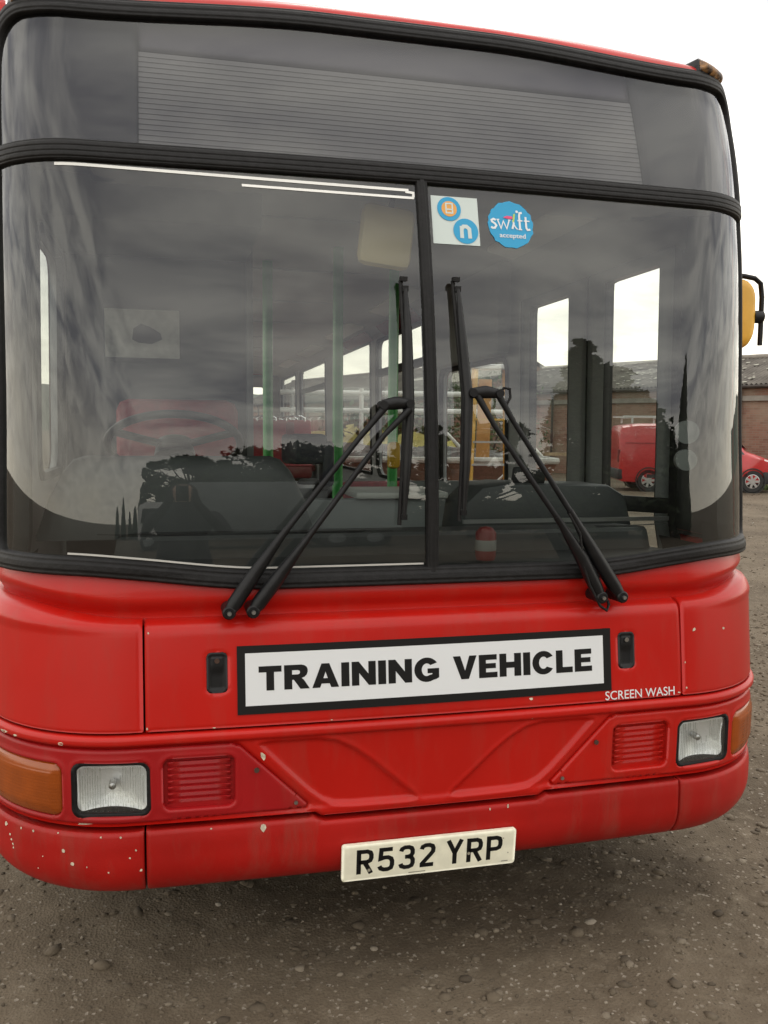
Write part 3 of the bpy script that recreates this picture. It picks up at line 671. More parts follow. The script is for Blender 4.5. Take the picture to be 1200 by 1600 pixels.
for ch in 'R532 YRP':
    if ch == ' ': xx += .033-.011; continue
    VV, FF = [], []
    for k, stk in enumerate(G[ch]):
        V, F = stroke(stk, 13); n = len(VV); VV += [(xx+v[0]*.001, ZP+.020+v[1]*.00095) for v in V]; FF += [[i+n for i in f] for f in F]
        if k: VV[n:] = [(a, b) for a, b in VV[n:]]
    A = np.array(VV); slab('plate_character', A, FF, 'black_vinyl', npz, .0032, .0004, plt); xx += .061
for a, b in ((.078, .030), (.375, .048), (.480, .085), (.497, .037)): poly_badge('plate_fixing', disc2(X0+a, ZP+b, .0045 if a < .4 else .0016, 12), 'plate_dirt', npz, .0034, .0015, plt)
slab('plate_small_print', *stroke([(X0+.195, ZP+.008), (X0+.245, ZP+.008)], .003), 'plate_dirt', npz, .0032, .0002, plt); slab('plate_small_print', *stroke([(X0+.478, ZP+.011), (X0+.498, ZP+.011)], .002), 'ink_dark', npz, .0032, .0002, plt)
# paint chips
def chip(u, z, w, h, par, off, rot=0.):
    n = random.randint(6, 9); P = []
    for i in range(n):
        a = 2*math.pi*i/n; r = random.uniform(.65, 1.15); x, y = w/2*r*math.cos(a), h/2*r*math.sin(a); P.append((u+x*math.cos(rot)-y*math.sin(rot), z+x*math.sin(rot)+y*math.cos(rot)))
    c = poly_badge('paint_chip', P, 'paint_chip', par, 0., .0006, lambda uu, zz, o: front(uu, zz, off(uu, zz)+np.asarray(o)+.0004)); return c
rid = low_off
for u, z, w, h in ((-1.218, .764, .034, .011), (-1.166, .764, .018, .008), (-1.018, .763, .016, .013), (-.96, .540, .05, .012), (-.934, .545, .02, .007), (.294, .760, .004, .004), (1.12, .762, .02, .006)): chip(u, z, w, h, lp, rid, .1)
chip(-.490, .705, .012, .030, lp, rid, .35)
for u, z, w, h in ((-.490, .502, .016, .024), (.226, .498, .005, .014), (-.632, .512, .006, .005), (.17, .495, .004, .009)): chip(u, z, w, h, bmp, bump_off)
for u, z, w in ((-1.222, .495, .014), (-1.202, .471, .007), (-1.196, .458, .007), (-1.190, .447, .008), (-1.188, .437, .006), (-1.156, .501, .006), (-1.112, .504, .007), (-1.034, .512, .005), (-1.018, .465, .010), (-.994, .432, .012), (-.868, .506, .006), (-.818, .412, .008), (-.846, .449, .005), (-.918, .508, .005), (-.955, .425, .004), (-.90, .41, .005), (-1.08, .44, .004), (-.83, .47, .005), (-1.1, .40, .004)): chip(u, z, w, w*1.1, bcl, bump_off)
for u, z, w, h, r in ((.850, .989, .016, .010, .5), (.972, .982, .012, .011, 0), (.815, .890, .004, .007, 0), (.818, .812, .006, .006, 0), (-.79, 1.052, .005, .008, 0), (.294, .816, .012, .008, 0), (.790, .800, .010, .005, 0), (-.796, .80, .006, .008, 0), (-.30, .795, .006, .003, 0), (-.62, .793, .010, .003, 0)): chip(u, z, w, h, flap, (corner_off if abs(u) > .8 else flap_off), r)
# ------------------------------------------------------------------ wipers (pantograph arms, parked upright at the centre bar)
def FP(x, z, off): return Vector(tuple(front(float(Ux(x, z)), z, off)))
def wiper(piv, arms, brk, blade, hose, label):
    w = bpy.data.objects.new('wiper', None); link(w, bus); w['label'] = label
    for k, P in enumerate(arms):
        a = [FP(x, z, o) for x, z, o in P]; m = MB(); n = len(a)
        m.tube([a[0], a[0].lerp(a[1], .25), a[1], a[1].lerp(a[2], .6), a[2]], [.016, .021, .0205, .0145, .010], 12)
        m.tube([a[2], a[3], a[4]], [.0088, .0078, .0105], 10)
        m.cyl(a[2]-(a[2]-a[1]).normalized()*.012, a[2]+(a[3]-a[2]).normalized()*.02, .0105, n=12)
        m.build('arm', 'black_metal', w, True)
        p0 = FP(piv[k][0], piv[k][1], -.01); p1 = FP(piv[k][0], piv[k][1], .064); d = p1-p0
        m = MB(); m.cyl(p0, p1, .019, .018, 20).cyl(p1, p1+d.normalized()*.004, .018, .014, 20); m.build('pivot', 'black_metal', w, True)
        MB().cyl(p1+d.normalized()*.005, p1+d.normalized()*.013, .0062, .0055, 12).build('pivot_nut', 'steel', w, True)
    b = [FP(x, z, o) for x, z, o in brk]
    m = MB(); m.tube([b[0], b[0].lerp(b[1], .5)+Vector((0, -.004, .004)), b[1]], [.015, .019, .014], 12)
    for q in b: m.cyl(q+Vector((0, .02, 0)), q+Vector((0, -.022, 0)), .012, n=14)
    m.build('bracket', 'black_plastic', w, True)
    B = [FP(x, z, o) for x, z, o in blade]
    # spine follows the curved glass; three yokes carry the rubber
    def at(t): 
        s = t*(len(B)-1); i = min(int(s), len(B)-2); return B[i].lerp(B[i+1], s-i)
    sp = [at(i/24) for i in range(25)]; m = MB()
    m.tube(sp[1:-1], [.0055+.0095*math.sin(math.pi*i/22) for i in range(23)], 10)
    for i, t in enumerate((.04, .2, .36, .52, .68, .84, .96)):
        q = at(t); m.box(q+Vector((0, .008, 0)), (.017, .022, .016))
    m.build('blade_frame', 'black_metal', w, True)
    m = MB(); r0 = [p+Vector((-.009, .016, 0)) for p in sp]; m.tube(r0, .0065, 8); m.build('blade_rubber', 'rubber', w, True)
    tip = B[0]; MB().box(tip+Vector((-.003, .006, .004)), (.020, .020, .012)).build('blade_end', 'rubber', w)
    if hose: MB().tube([FP(x, z, o) for x, z, o in hose], .0042, 8).build('washer_hose', 'rubber', w, True)
    return w
wiper([(-.579, 1.108), (-.515, 1.109)],
      [[(-.579, 1.108, .050), (-.521, 1.191, .055), (-.434, 1.312, .062), (-.218, 1.575, .058), (-.136, 1.668, .058)],
       [(-.515, 1.109, .050), (-.452, 1.189, .058), (-.380, 1.285, .070), (-.148, 1.584, .064), (-.072, 1.657, .062)]],
      [(-.148, 1.668, .050), (-.072, 1.672, .052)],
      [(-.066, 2.027, .036), (-.064, 1.874, .040), (-.068, 1.657, .042), (-.078, 1.48, .040), (-.086, 1.329, .034)], None, 'wiper with blade standing left of the centre bar')
wiper([(.578, 1.109), (.511, 1.110)],
      [[(.578, 1.109, .050), (.495, 1.236, .058), (.420, 1.352, .066), (.240, 1.624, .060), (.193, 1.706, .058)],
       [(.511, 1.110, .050), (.453, 1.227, .058), (.379, 1.334, .066), (.180, 1.614, .060), (.128, 1.706, .056)]],
      [(.116, 1.706, .050), (.196, 1.706, .052)],
      [(.092, 2.033, .036), (.097, 1.879, .040), (.108, 1.695, .042), (.100, 1.50, .040), (.092, 1.338, .034)],
      [(.196, 1.706, .062), (.210, 1.722, .064), (.228, 1.720, .064), (.230, 1.695, .062), (.212, 1.664, .060)], 'wiper with blade standing right of the centre bar')
MB().tube([FP(x, z, o) for x, z, o in ((.405, 1.36, .070), (.440, 1.30, .072), (.450, 1.22, .072), (.470, 1.15, .066), (.505, 1.085, .052), (.528, 1.070, .044), (.540, 1.085, .040), (.536, 1.11, .036))], .0042, 8).build('washer_hose', 'rubber', bus, True)

# ------------------------------------------------------------------ nearside mirror
mr = bpy.data.objects.new('mirror', None); link(mr, bus); mr['label'] = 'yellow door mirror on a black bent arm'
MY = .60
def mir():
    cx, cz = 1.330, 2.045; rx, rz = .092, .135; V = []; F = []; n = 28; rings = [(-.055, .55), (-.050, .78), (-.03, .95), (.0, 1.0), (.03, .98), (.045, .93)]
    for dy, k in rings:
        for j in range(n):
            a = 2*math.pi*j/n; c, s = math.cos(a), math.sin(a); e = .55
            V.append((cx+math.copysign(abs(c)**e, c)*(rx*k if k > .9 else rx-(1-k)*.06), MY+dy, cz+math.copysign(abs(s)**e, s)*(rz*k if k > .9 else rz-(1-k)*.09)))
    for i in range(len(rings)-1):
        for j in range(n): F.append((i*n+j, i*n+(j+1) % n, (i+1)*n+(j+1) % n, (i+1)*n+j))
    F.append(tuple(range(n-1, -1, -1)))
    mesh_np('housing', V, F, 'mirror_yellow', mr)
    mesh_np('mirror_glass', [V[(len(rings)-1)*n+j] for j in range(n)], [tuple(range(n))], 'chrome', mr, False)
mir()
ax = 1.450
MB().tube([(1.235, MY+.05, 2.178), (1.30, MY, 2.186), (1.375, MY-.02, 2.186), (1.415, MY-.03, 2.178), (1.441, MY-.03, 2.160), (1.449, MY-.03, 2.11), (ax, MY-.03, 1.99), (ax, MY-.03, 1.93)], .0095, 12).build('arm', 'black_metal', mr, True)
m = MB(); m.cyl((1.395, MY-.02, 2.038), (1.420, MY-.03, 2.036), .030, .020, 18).cyl((1.410, MY-.03, 2.036), (1.450, MY-.03, 2.036), .024, n=18).cyl((1.450, MY-.03, 2.036), (1.456, MY-.03, 2.036), .014, n=14); m.build('clamp', 'black_plastic', mr, True)
MB().box((1.243, MY+.05, 2.18), (.02, .05, .09), bev=.005).build('mounting', 'black_metal', mr, True)

# ------------------------------------------------------------------ body sides, windows, doors
FLOOR, CEIL = .36, 2.56
def xside(z): return float(shp(np.array(z))[0])
def sidemap(s, inset=0.):
    def f(y, z, off):
        y = np.asarray(y, float); z = np.asarray(z, float); y, z = np.broadcast_arrays(y, z)
        return np.stack([s*(shp(z)[0]-inset+np.asarray(off)+0*y), y, z], -1)
    return f
def flip(o):
    o.data.flip_normals(); return o
DOOR = (.70, 2.26)
NW = [(2.46, 3.78, 1.16, 2.02, None), (3.95, 5.85, 1.16, 2.43, (2.10, 2.17)), (6.10, 7.95, 1.16, 2.46, None), (8.75, 11.10, 1.16, 2.47, (2.13, 2.20)), (11.55, 13.5, 1.16, 2.47, None)]
OW = [(.93, 1.62, 1.42, 2.30, None), (1.95, 3.75, 1.16, 2.44, None), (3.95, 5.85, 1.16, 2.44, (2.10, 2.17)), (6.10, 7.95, 1.16, 2.46, None), (8.75, 11.10, 1.16, 2.47, (2.13, 2.20)), (11.55, 13.5, 1.16, 2.47, None)]
def side(s, wins):
    def f(y, z):
        d = sd_box(y, z, .695, LEN, .36, 2.86, .01)
        for a, b, c, e, t in wins: d = np.maximum(d, -sd_box(y, z, a, b, c, e, .085))
        if s > 0: d = np.maximum(d, -sd_box(y, z, DOOR[0], DOOR[1], .2, 2.32, .02))
        return d
    o = panel('body_side', f, (.50, LEN+.02, .34, 2.88), .05, 0., 'red_paint', bus, roll=0, depth=0, fmap=sidemap(s))
    l = panel('side_lining', f, (.50, LEN+.02, .34, 2.60), .05, 0., 'lining_grey', bus, roll=0, depth=-.046, fmap=sidemap(s, .052))
    for a, b, c, e, t in wins:
        w = panel('side_window', lambda y, z: sd_box(y, z, a-.01, b+.01, c-.01, e+.01, .09), (a-.02, b+.02, c-.02, e+.02), .08, 0., 'side_glass', bus, roll=0, depth=0, fmap=sidemap(s, .02))
        fr = panel('window_frame', lambda y, z: np.maximum(sd_box(y, z, a-.018, b+.018, c-.018, e+.018, .10), -sd_box(y, z, a+.012, b-.012, c+.012, e-.012, .075)), (a-.03, b+.03, c-.03, e+.03), .03, 0., 'rubber', w, roll=.004, depth=-.03, fmap=sidemap(s, .060))
        if t:
            x0 = xside(t[0]); MB().box((s*(x0-.03), (a+b)/2, (t[0]+t[1])/2), (.03, b-a, t[1]-t[0])).build('hopper_rail', 'black_metal', w, bevel=.004)
            MB().box((s*(x0-.055), a+.12, (t[0]+t[1])/2+.02), (.03, .09, .03)).build('hopper_catch', 'black_plastic', w, bevel=.004)
side(1, NW); side(-1, OW)
# entrance door: two glazed leaves
def leaf_door(y0, y1, g0, g1):
    d = panel('door_leaf', lambda y, z: np.maximum(sd_box(y, z, y0, y1, .38, 2.315, .012), -sd_box(y, z, g0, g1, .62, 2.262, .012)), (y0-.01, y1+.01, .37, 2.33), .035, 0., 'black_metal', bus, roll=.004, depth=.045, fmap=sidemap(1, .012))
    panel('door_lining', lambda y, z: np.maximum(sd_box(y, z, y0, y1, .38, 2.315, .012), -sd_box(y, z, g0, g1, .62, 2.262, .012)), (y0-.01, y1+.01, .37, 2.33), .035, 0., 'cab_grey', d, roll=0, depth=0, fmap=sidemap(1, .058))
    panel('door_glass', lambda y, z: sd_box(y, z, g0-.01, g1+.01, .61, 2.272, .01), (g0-.02, g1+.02, .60, 2.28), .06, 0., 'side_glass', d, roll=0, depth=0, fmap=sidemap(1, .03))
leaf_door(.715, 1.435, .82, 1.27); leaf_door(1.445, 2.245, 1.64, 2.12)
# body corners behind the glass
for s in (-1, 1):
    def csd(u, z, s=s):
        v = u*s; zz = np.clip(z, 1.0, 2.9); Wd, r, a = shp(zz); ys = y0f(zz)+a*Wd**2+r
        lim = Wd-r+r*math.pi/2+np.maximum(.70-ys, .01); return np.maximum(np.maximum(UG(zz)+.006-v, v-lim), np.maximum(1.195-z, z-2.875))
    lo, hi = (1.15, 1.75) if s > 0 else (-1.75, -1.15)
    panel('corner_lining', lambda u, z: np.maximum(csd(u, z)-.03, 1.20-z), (lo-(.05 if s > 0 else .0), hi+(.0 if s > 0 else .05), 1.06, 2.90), .02, -.026, 'dash_black', bus, roll=0, depth=0)
    panel('corner_skin', csd, (lo, hi, 1.06, 2.90), .02, .001, 'red_paint', bus, roll=0, depth=.02)
# shell: floor, ceiling, tail
m = MB(); m.box((0, LEN/2+.45, FLOOR-.06), (2.40, LEN-.95, .12)); m.box((0, .75, FLOOR-.06), (1.9, .5, .119)); m.build('saloon_floor', 'floor_vinyl', bus)
cl = []
xs = [-1.215, -1.12, -.95, -.5, 0, .5, .95, 1.12, 1.215]; zc_ = [2.46, 2.55, 2.585, 2.60, 2.605, 2.60, 2.585, 2.55, 2.46]
V = [(x, y, z) for y in np.linspace(.46, LEN-.05, 30) for x, z in zip(xs, zc_)]
mesh_np('ceiling', V, [(i*9+j, i*9+j+1, (i+1)*9+j+1, (i+1)*9+j) for i in range(29) for j in range(8)], 'ceiling_cream', bus)
for y in np.linspace(1.9, 12.8, 9):
    MB().box((0, y, 2.602), (2.2, .02, .012)).build('ceiling_joint', 'lining_grey', bus)
def tail(y, z, off): 
    y = np.asarray(y, float); z = np.asarray(z, float); y, z = np.broadcast_arrays(y, z); return np.stack([y, LEN-.02+np.asarray(off)+0*y, z], -1)
tl = panel('tail_wall', lambda x, z: np.maximum(sd_box(x, z, -1.24, 1.24, .38, 2.9, .12), -sd_box(x, z, -.95, .95, 1.45, 2.35, .12)), (-1.25, 1.25, .37, 2.91), .05, 0., 'red_paint', bus, roll=0, depth=.05, fmap=tail)
panel('tail_lining', lambda x, z: np.maximum(sd_box(x, z, -1.2, 1.2, .38, 2.58, .05), -sd_box(x, z, -.95, .95, 1.45, 2.35, .12)), (-1.22, 1.22, .37, 2.6), .05, -.06, 'lining_beige', tl, roll=0, depth=0, fmap=tail)
panel('rear_window', lambda x, z: sd_box(x, z, -.96, .96, 1.44, 2.36, .12), (-.97, .97, 1.43, 2.37), .06, -.02, 'side_glass', bus, roll=0, depth=0, fmap=tail)
# road wheels
def road_wheel(x, y):
    w = bpy.data.objects.new('wheel', None); w.location = (x, y, .475); link(w, bus); s = 1 if x > 0 else -1
    M = Matrix.Rotation(R_(90), 4, 'Y')
    MB().lathe([(.28, -.14), (.44, -.14), (.472, -.10), (.475, 0), (.472, .10), (.44, .14), (.28, .14)], 40, M).build('tyre', 'tyre', w, True)
    MB().lathe([(.02, s*.03), (.16, s*.03), (.20, s*.06), (.285, s*.13), (.29, s*.0)], 32, M).build('rim', 'steel', w, True)
for x, y in ((-1.05, 2.95), (1.05, 2.95), (-1.0, 9.0), (1.0, 9.0)): road_wheel(x, y)
m = MB(); m.box((0, 1.3, .30), (1.7, 2.2, .10)); m.box((0, 2.95, .42), (2.0, .16, .16)); m.box((0, 6, .32), (1.2, 6, .1)); m.build('chassis', 'gap_black', bus)

# ------------------------------------------------------------------ interior
# dashboard: low tray behind the glass, then a raised ledge
us = np.linspace(-1.16, 1.16, 60)
prof = [(-.012, 1.172), (-.06, 1.185), (-.20, 1.195), (-.29, 1.20), (-.295, 1.258), (-.305, 1.27), (-.42, 1.272), (-.44, 1.262), (-.44, .95)]
V = [tuple(front(u*(1 if abs(o) < .1 else .93), z, o)) for u in us for o, z in prof]; n = len(prof)
dash = mesh_np('dashboard', V, [(i*n+j, (i+1)*n+j, (i+1)*n+j+1, i*n+j+1) for i in range(59) for j in range(n-1)], 'dash_black', bus); dash.data.set_sharp_from_angle(angle=R_(30))
slab('demister_slot', *quadstrip(-.95, -.62, -.330, -.316, 12), 'gap_black', dash, 1.2735, .001, lambda u, z, o: np.stack([np.asarray(front(u, 1.27, 0)[..., 0]), front(u, 1.27, 0)[..., 1]-np.asarray(z), np.asarray(o)+0*np.asarray(u)], -1))
for a, b in ((-.42, -.12), (.70, 1.02)):
    slab('demister_slot', *quadstrip(a, b, -.345, -.325, 12), 'gap_black', dash, 1.2735, .001, lambda u, z, o: np.stack([np.asarray(front(u, 1.27, 0)[..., 0]), front(u, 1.27, 0)[..., 1]-np.asarray(z), np.asarray(o)+0*np.asarray(u)], -1))
MB().box((.66, .52, 1.282), (.80, .012, .014)).build('ledge_trim', 'steel', dash)
# instrument binnacle
V = []
for i in range(25):
    t = i/24; x = -1.13+.86*t; e = min(1, min(t, 1-t)/.16); hgt = 1.27+.24*math.sin(e*math.pi/2)**.8
    for y, k in ((.46, 0), (.46, .75), (.485, .95), (.52, 1), (.70, .92), (.74, .75), (.74, 0)): V.append((x, y, 1.25+(hgt-1.25)*k))
bin_ = mesh_np('instrument_binnacle', V, [(i*7+j, (i+1)*7+j, (i+1)*7+j+1, i*7+j+1) for i in range(24) for j in range(6)], 'dash_grey', bus)
# steering wheel
sw_ = bpy.data.objects.new('steering_wheel', None); sw_.location = (-.715, .95, 1.535); sw_.rotation_euler = (R_(-28), 0, 0); link(sw_, bus)
MB().tube([(.238*math.cos(2*math.pi*i/48), .238*math.sin(2*math.pi*i/48), 0) for i in range(48)], .0145, 12, True).build('wheel_rim', 'black_plastic', sw_, True)
m = MB(); m.cyl((0, 0, -.05), (0, 0, .012), .075, .065, 24)
for a in (90, 210, 330): m.box((.14*math.cos(R_(a)), .14*math.sin(R_(a)), -.008), (.20, .035, .012), Matrix.Rotation(R_(a), 3, 'Z'))
m.build('wheel_boss', 'black_plastic', sw_, True); MB().cyl((0, 0, -.6), (0, 0, -.04), .045, n=16).build('steering_column', 'dash_black', sw_, True)
# driver's seat
ds = bpy.data.objects.new('driver_seat', None); link(ds, bus)
MB().box((-.70, 1.42, 1.32), (.50, .13, .80), Matrix.Rotation(R_(-8), 3, 'X'), bev=.05).build('backrest', 'seat_red', ds, True)
MB().box((-.70, 1.18, .92), (.50, .50, .14), bev=.05).build('cushion', 'seat_red', ds, True)
MB().cyl((-.70, 1.2, .4), (-.70, 1.2, .86), .12, .09, 20).build('pedestal', 'black_metal', ds, True)
# cab partition and notice
pt = bpy.data.objects.new('cab_partition', None); link(pt, bus)
MB().box((-.79, 1.80, 1.47), (.82, .04, 2.20), bev=.006).build('partition_panel', 'cab_dark', pt, True)
MB().box((-.37, 1.80, 1.47), (.03, .06, 2.20), bev=.004).build('partition_post', 'cab_grey', pt)
nt_ = MB().box((-.85, 1.776, 2.02), (.325, .004, .215)).build('notice', 'paper', pt); nt_['label'] = 'pale notice sheet with a dark shape on the cab partition'
MB().box((-.85, 1.777, 1.905), (.325, .003, .024)).build('notice', 'ink_dark', pt)
mesh_np('notice_print', [(-.85+x*.065+.02, 1.7725, 2.02+z*.045) for x, z in ((-1, -.6), (-.9, .5), (-.4, 1), (.2, .7), (.9, .1), (1, -.5), (.3, -1), (-.6, -.9))], [tuple(range(8))], 'ink_dark', pt, False)
MB().box((-.80, 1.45, 2.47), (.85, .75, .22), bev=.02).build('cab_locker', 'cab_grey', bus, True)
# cab side: half wall, counter and ticket machine
MB().box((-.30, 1.28, .80), (.05, 1.0, .98), bev=.01).build('cab_door', 'cab_grey', bus, True)
MB().box((-.05, .86, .86), (.62, .05, .96), bev=.01).build('cab_front_wall', 'cab_grey', bus, True)
MB().box((.12, .98, 1.352), (.36, .34, .025), bev=.008).build('fare_counter', 'counter_grey', bus, True)
tm = bpy.data.objects.new('ticket_machine', None); link(tm, bus)
MB().box((-.21, 1.12, 1.52), (.15, .14, .12), Matrix.Rotation(R_(20), 3, 'Z'), bev=.02).build('machine_body', 'navy_plastic', tm, True)
MB().box((-.12, 1.12, 1.46), (.05, .10, .18), bev=.015).build('machine_arm', 'navy_plastic', tm, True)
MB().box((-.24, 1.05, 1.43), (.10, .03, .05), bev=.012).build('card_reader', 'extinguisher_red', tm, True)
MB().box((-.27, 1.10, 1.60), (.03, .03, .05), bev=.008).build('ticket_knob', 'extinguisher_red', tm, True)
MB().tube([(-.16, 1.10, 1.38), (-.19, 1.0, 1.36), (-.14, .95, 1.37)], .006, 8).build('machine_cable', 'rubber', tm, True)
# nearside dash pod, extinguisher, corner pillars, interior mirror
m = MB(); m.prism([(.28, 1.20), (.30, 1.34), (.36, 1.395), (.46, 1.41), (.86, 1.40), (.93, 1.36), (.96, 1.25), (.96, 1.20)], .60, .86, 'y'); m.build('dash_pod', 'dash_grey', bus, True, bevel=.015)
MB().box((.56, .66, 1.425), (.13, .03, .075), Matrix.Rotation(R_(6), 3, 'Y'), bev=.012).build('pod_screen', 'black_plastic', bus, True)
MB().box((1.02, .62, 1.325), (.20, .012, .06), Matrix.Rotation(R_(4), 3, 'Y'), bev=.004).build('ledge_placard', 'black_plastic', bus, True)
ex = bpy.data.objects.new('fire_extinguisher', None); link(ex, bus)
e0 = Vector(tuple(front(.22, 1.2, -.13))); MB().lathe([(.0, 0), (.028, 0), (.032, .012), (.032, .085), (.02, .10), (.0, .105)], 20, Matrix.Translation(e0+Vector((0, 0, .0)))).build('cylinder_body', 'extinguisher_red', ex, True)
MB().lathe([(.0325, .03), (.0328, .031), (.0328, .062), (.0325, .063)], 20, Matrix.Translation(e0)).build('cylinder_label', 'label_grey', ex, True)
for s in (-1, 1):
    V = []
    for z in np.linspace(1.19, 2.38, 14):
        a = front(s*(UG(z)-.05), z, -.02); b = front(s*(UG(z)+.10), z, -.02); c = front(s*(UG(z)+.10), z, -.10); d = front(s*(UG(z)-.03), z, -.07); V += [a, b, c, d]
    mesh_np('corner_pillar', V, [(i*4+j, i*4+(j+1) % 4, (i+1)*4+(j+1) % 4, (i+1)*4+j) for i in range(13) for j in range(4)], 'dash_black', bus, False)
for z in (1.60, 1.50):
    MB().cyl((1.085, .47, z), (1.075, .44, z), .042 if z > 1.55 else .038, n=24).build('door_valve_cover', 'cab_grey', bus, True)
im = bpy.data.objects.new('interior_mirror', None); link(im, bus)
MB().box((-.03, .50, 2.23), (.18, .05, .20), Matrix.Rotation(R_(6), 3, 'Y'), bev=.028).build('mirror_back', 'mirror_beige', im, True); MB().tube([(-.02, .50, 2.30), (0, .48, 2.40)], .01, 8).build('mirror_stem', 'black_metal', im, True)
MB().box((.98, 1.55, 2.535), (.16, 1.1, .03), Matrix.Rotation(R_(14), 3, 'Y'), bev=.012).build('ceiling_lamp', 'diffuser_white', bus, True)
for y in (4.2, 6.4, 8.6, 10.8):
    for x in (-.95, .95): MB().box((x, y, 2.572), (.16, 1.3, .03), Matrix.Rotation(R_(12 if x > 0 else -12), 3, 'Y'), bev=.012).build('ceiling_lamp', 'diffuser_white', bus, True)
# red advert panels on the cove
for y in (3.2, 4.9, 6.6): MB().box((1.13, y, 2.50), (.015, 1.2, .12), Matrix.Rotation(R_(-48), 3, 'Y')).build('cove_panel', 'seat_red', bus)
MB().box((1.10, 3.1, 2.29), (.09, 1.55, .52), bev=.03).build('wheel_bay_cover', 'lining_grey', bus, True)
# grab poles
def pole(x, y, z0=FLOOR, z1=2.6, r=.0185): return MB().tube([(x, y, z0), (x, y, z1)], r, 16).build('grab_pole', 'pole_green', bus, True)
pole(-.16, 3.0, r=.031); pole(.18, 2.5, r=.030); pole(.325, 1.8, r=.025)
m = MB(); m.box((.325, 1.775, 1.475), (.062, .05, .13), bev=.02); m.build('stop_button', 'button_yellow', bus, True)
# luggage pen rail and modesty screen behind the door
MB().box((.86, 2.42, .86), (.62, .03, .90), bev=.01).build('modesty_screen', 'cab_grey', bus, True)
MB().box((.78, 3.15, .74), (.74, 1.25, .76), bev=.06).build('wheel_box', 'cab_grey', bus, True)
MB().box((.66, 3.55, 1.16), (.50, .10, .16), bev=.03).build('bench_back', 'seat_red', bus, True)
MB().box((-.80, 3.0, .78), (.74, 1.6, .84), bev=.06).build('wheel_box', 'cab_grey', bus, True)
# passenger seats
def seat(loc):
    s = bpy.data.objects.new('passenger_seat', None); s.location = loc; link(s, bus)
    MB().box((0, .0, .47), (.86, .42, .10), bev=.035).build('cushion', 'seat_red', s, True)
    MB().box((0, .22, .82), (.86, .08, .66), Matrix.Rotation(R_(-10), 3, 'X'), bev=.035).build('backrest', 'seat_red', s, True)
    MB().tube([(-.34, .25, 1.08), (-.34, .24, 1.17), (-.28, .23, 1.20), (-.14, .23, 1.20), (-.08, .24, 1.17), (-.08, .25, 1.08)], .011, 10).tube([(.34, .25, 1.08), (.34, .24, 1.17), (.28, .23, 1.20), (.14, .23, 1.20), (.08, .24, 1.17), (.08, .25, 1.08)], .011, 10).build('grab_handle', 'chrome', s, True)
    MB().box((0, .05, .21), (.10, .30, .42), bev=.01).build('seat_leg', 'black_metal', s)
    return s
s0 = seat((.77, 9.9, FLOOR+.22))
for y in (10.7, 11.5, 12.6): dup(s0, bus, (.77, y, FLOOR+(.22 if y > 8.5 else 0)))
for y in (4.4, 5.2, 6.0, 6.8, 7.6, 9.9, 10.7, 11.5, 12.6): dup(s0, bus, (-.77, y, FLOOR+(.22 if y > 8.5 else 0)))
for s in (-1, 1): MB().box((s*.78, 9.0, .62), (.74, 1.3, .52), bev=.06).build('wheel_box', 'cab_grey', bus, True)
# ------------------------------------------------------------------ ground: one sheet, fine near the bus, coarse to the horizon
def vnoise(x, y, seed):
    r = np.random.default_rng(seed); T = r.random((64, 64)); xi = np.floor(x).astype(int); yi = np.floor(y).astype(int); fx = x-xi; fy = y-yi
    fx = fx*fx*(3-2*fx); fy = fy*fy*(3-2*fy); g = lambda a, b: T[a % 64, b % 64]
    return (g(xi, yi)*(1-fx)+g(xi+1, yi)*fx)*(1-fy)+(g(xi, yi+1)*(1-fx)+g(xi+1, yi+1)*fx)*fy
def ground_z(x, y):
    k = np.clip(1-np.hypot(x-.5, y-1)/14, 0, 1)
    return (vnoise(x*.8, y*.8, 1)-.5)*.05*np.clip(1-np.abs(x)/40, 0, 1)+((vnoise(x*6, y*6, 2)-.5)*.014+(vnoise(x*22, y*22, 3)-.5)*.009+(vnoise(x*43+3, y*47, 4)-.5)*.004)*k-.006
def axis(fine0, fine1, h, far):
    a = list(np.arange(fine0, fine1+h/2, h)); st = h; 
    while a[-1] < far: st *= 1.16; a.append(a[-1]+st)
    st = h
    while a[0] > -far: st *= 1.16; a.insert(0, a[0]-st)
    return np.array(a)
gx = axis(-2.2, 4.6, .022, 900); gy = axis(-1.0, 4.5, .022, 900)
X, Y = np.meshgrid(gx, gy, indexing='ij'); Zg = ground_z(X, Y); ny = len(gy)
I = np.arange(X.size).reshape(X.shape)
GF = np.stack([I[:-1, :-1].ravel(), I[1:, :-1].ravel(), I[1:, 1:].ravel(), I[:-1, 1:].ravel()], 1)
def fast_mesh(name, V, F, m, parent=None, smooth=True):
    me = bpy.data.meshes.new(name); V = np.asarray(V, np.float32); F = np.asarray(F, np.int32); k = F.shape[1]
    me.vertices.add(len(V)); me.vertices.foreach_set('co', V.ravel()); me.loops.add(F.size); me.loops.foreach_set('vertex_index', F.ravel())
    me.polygons.add(len(F)); me.polygons.foreach_set('loop_start', np.arange(0, F.size, k, dtype=np.int32)); me.polygons.foreach_set('loop_total', np.full(len(F), k, np.int32))
    me.update(calc_edges=True); me.validate()
    if smooth: me.polygons.foreach_set('use_smooth', np.ones(len(F), bool))
    me.materials.append(MATS[m] if isinstance(m, str) else m); o = bpy.data.objects.new(name, me); return link(o, parent)
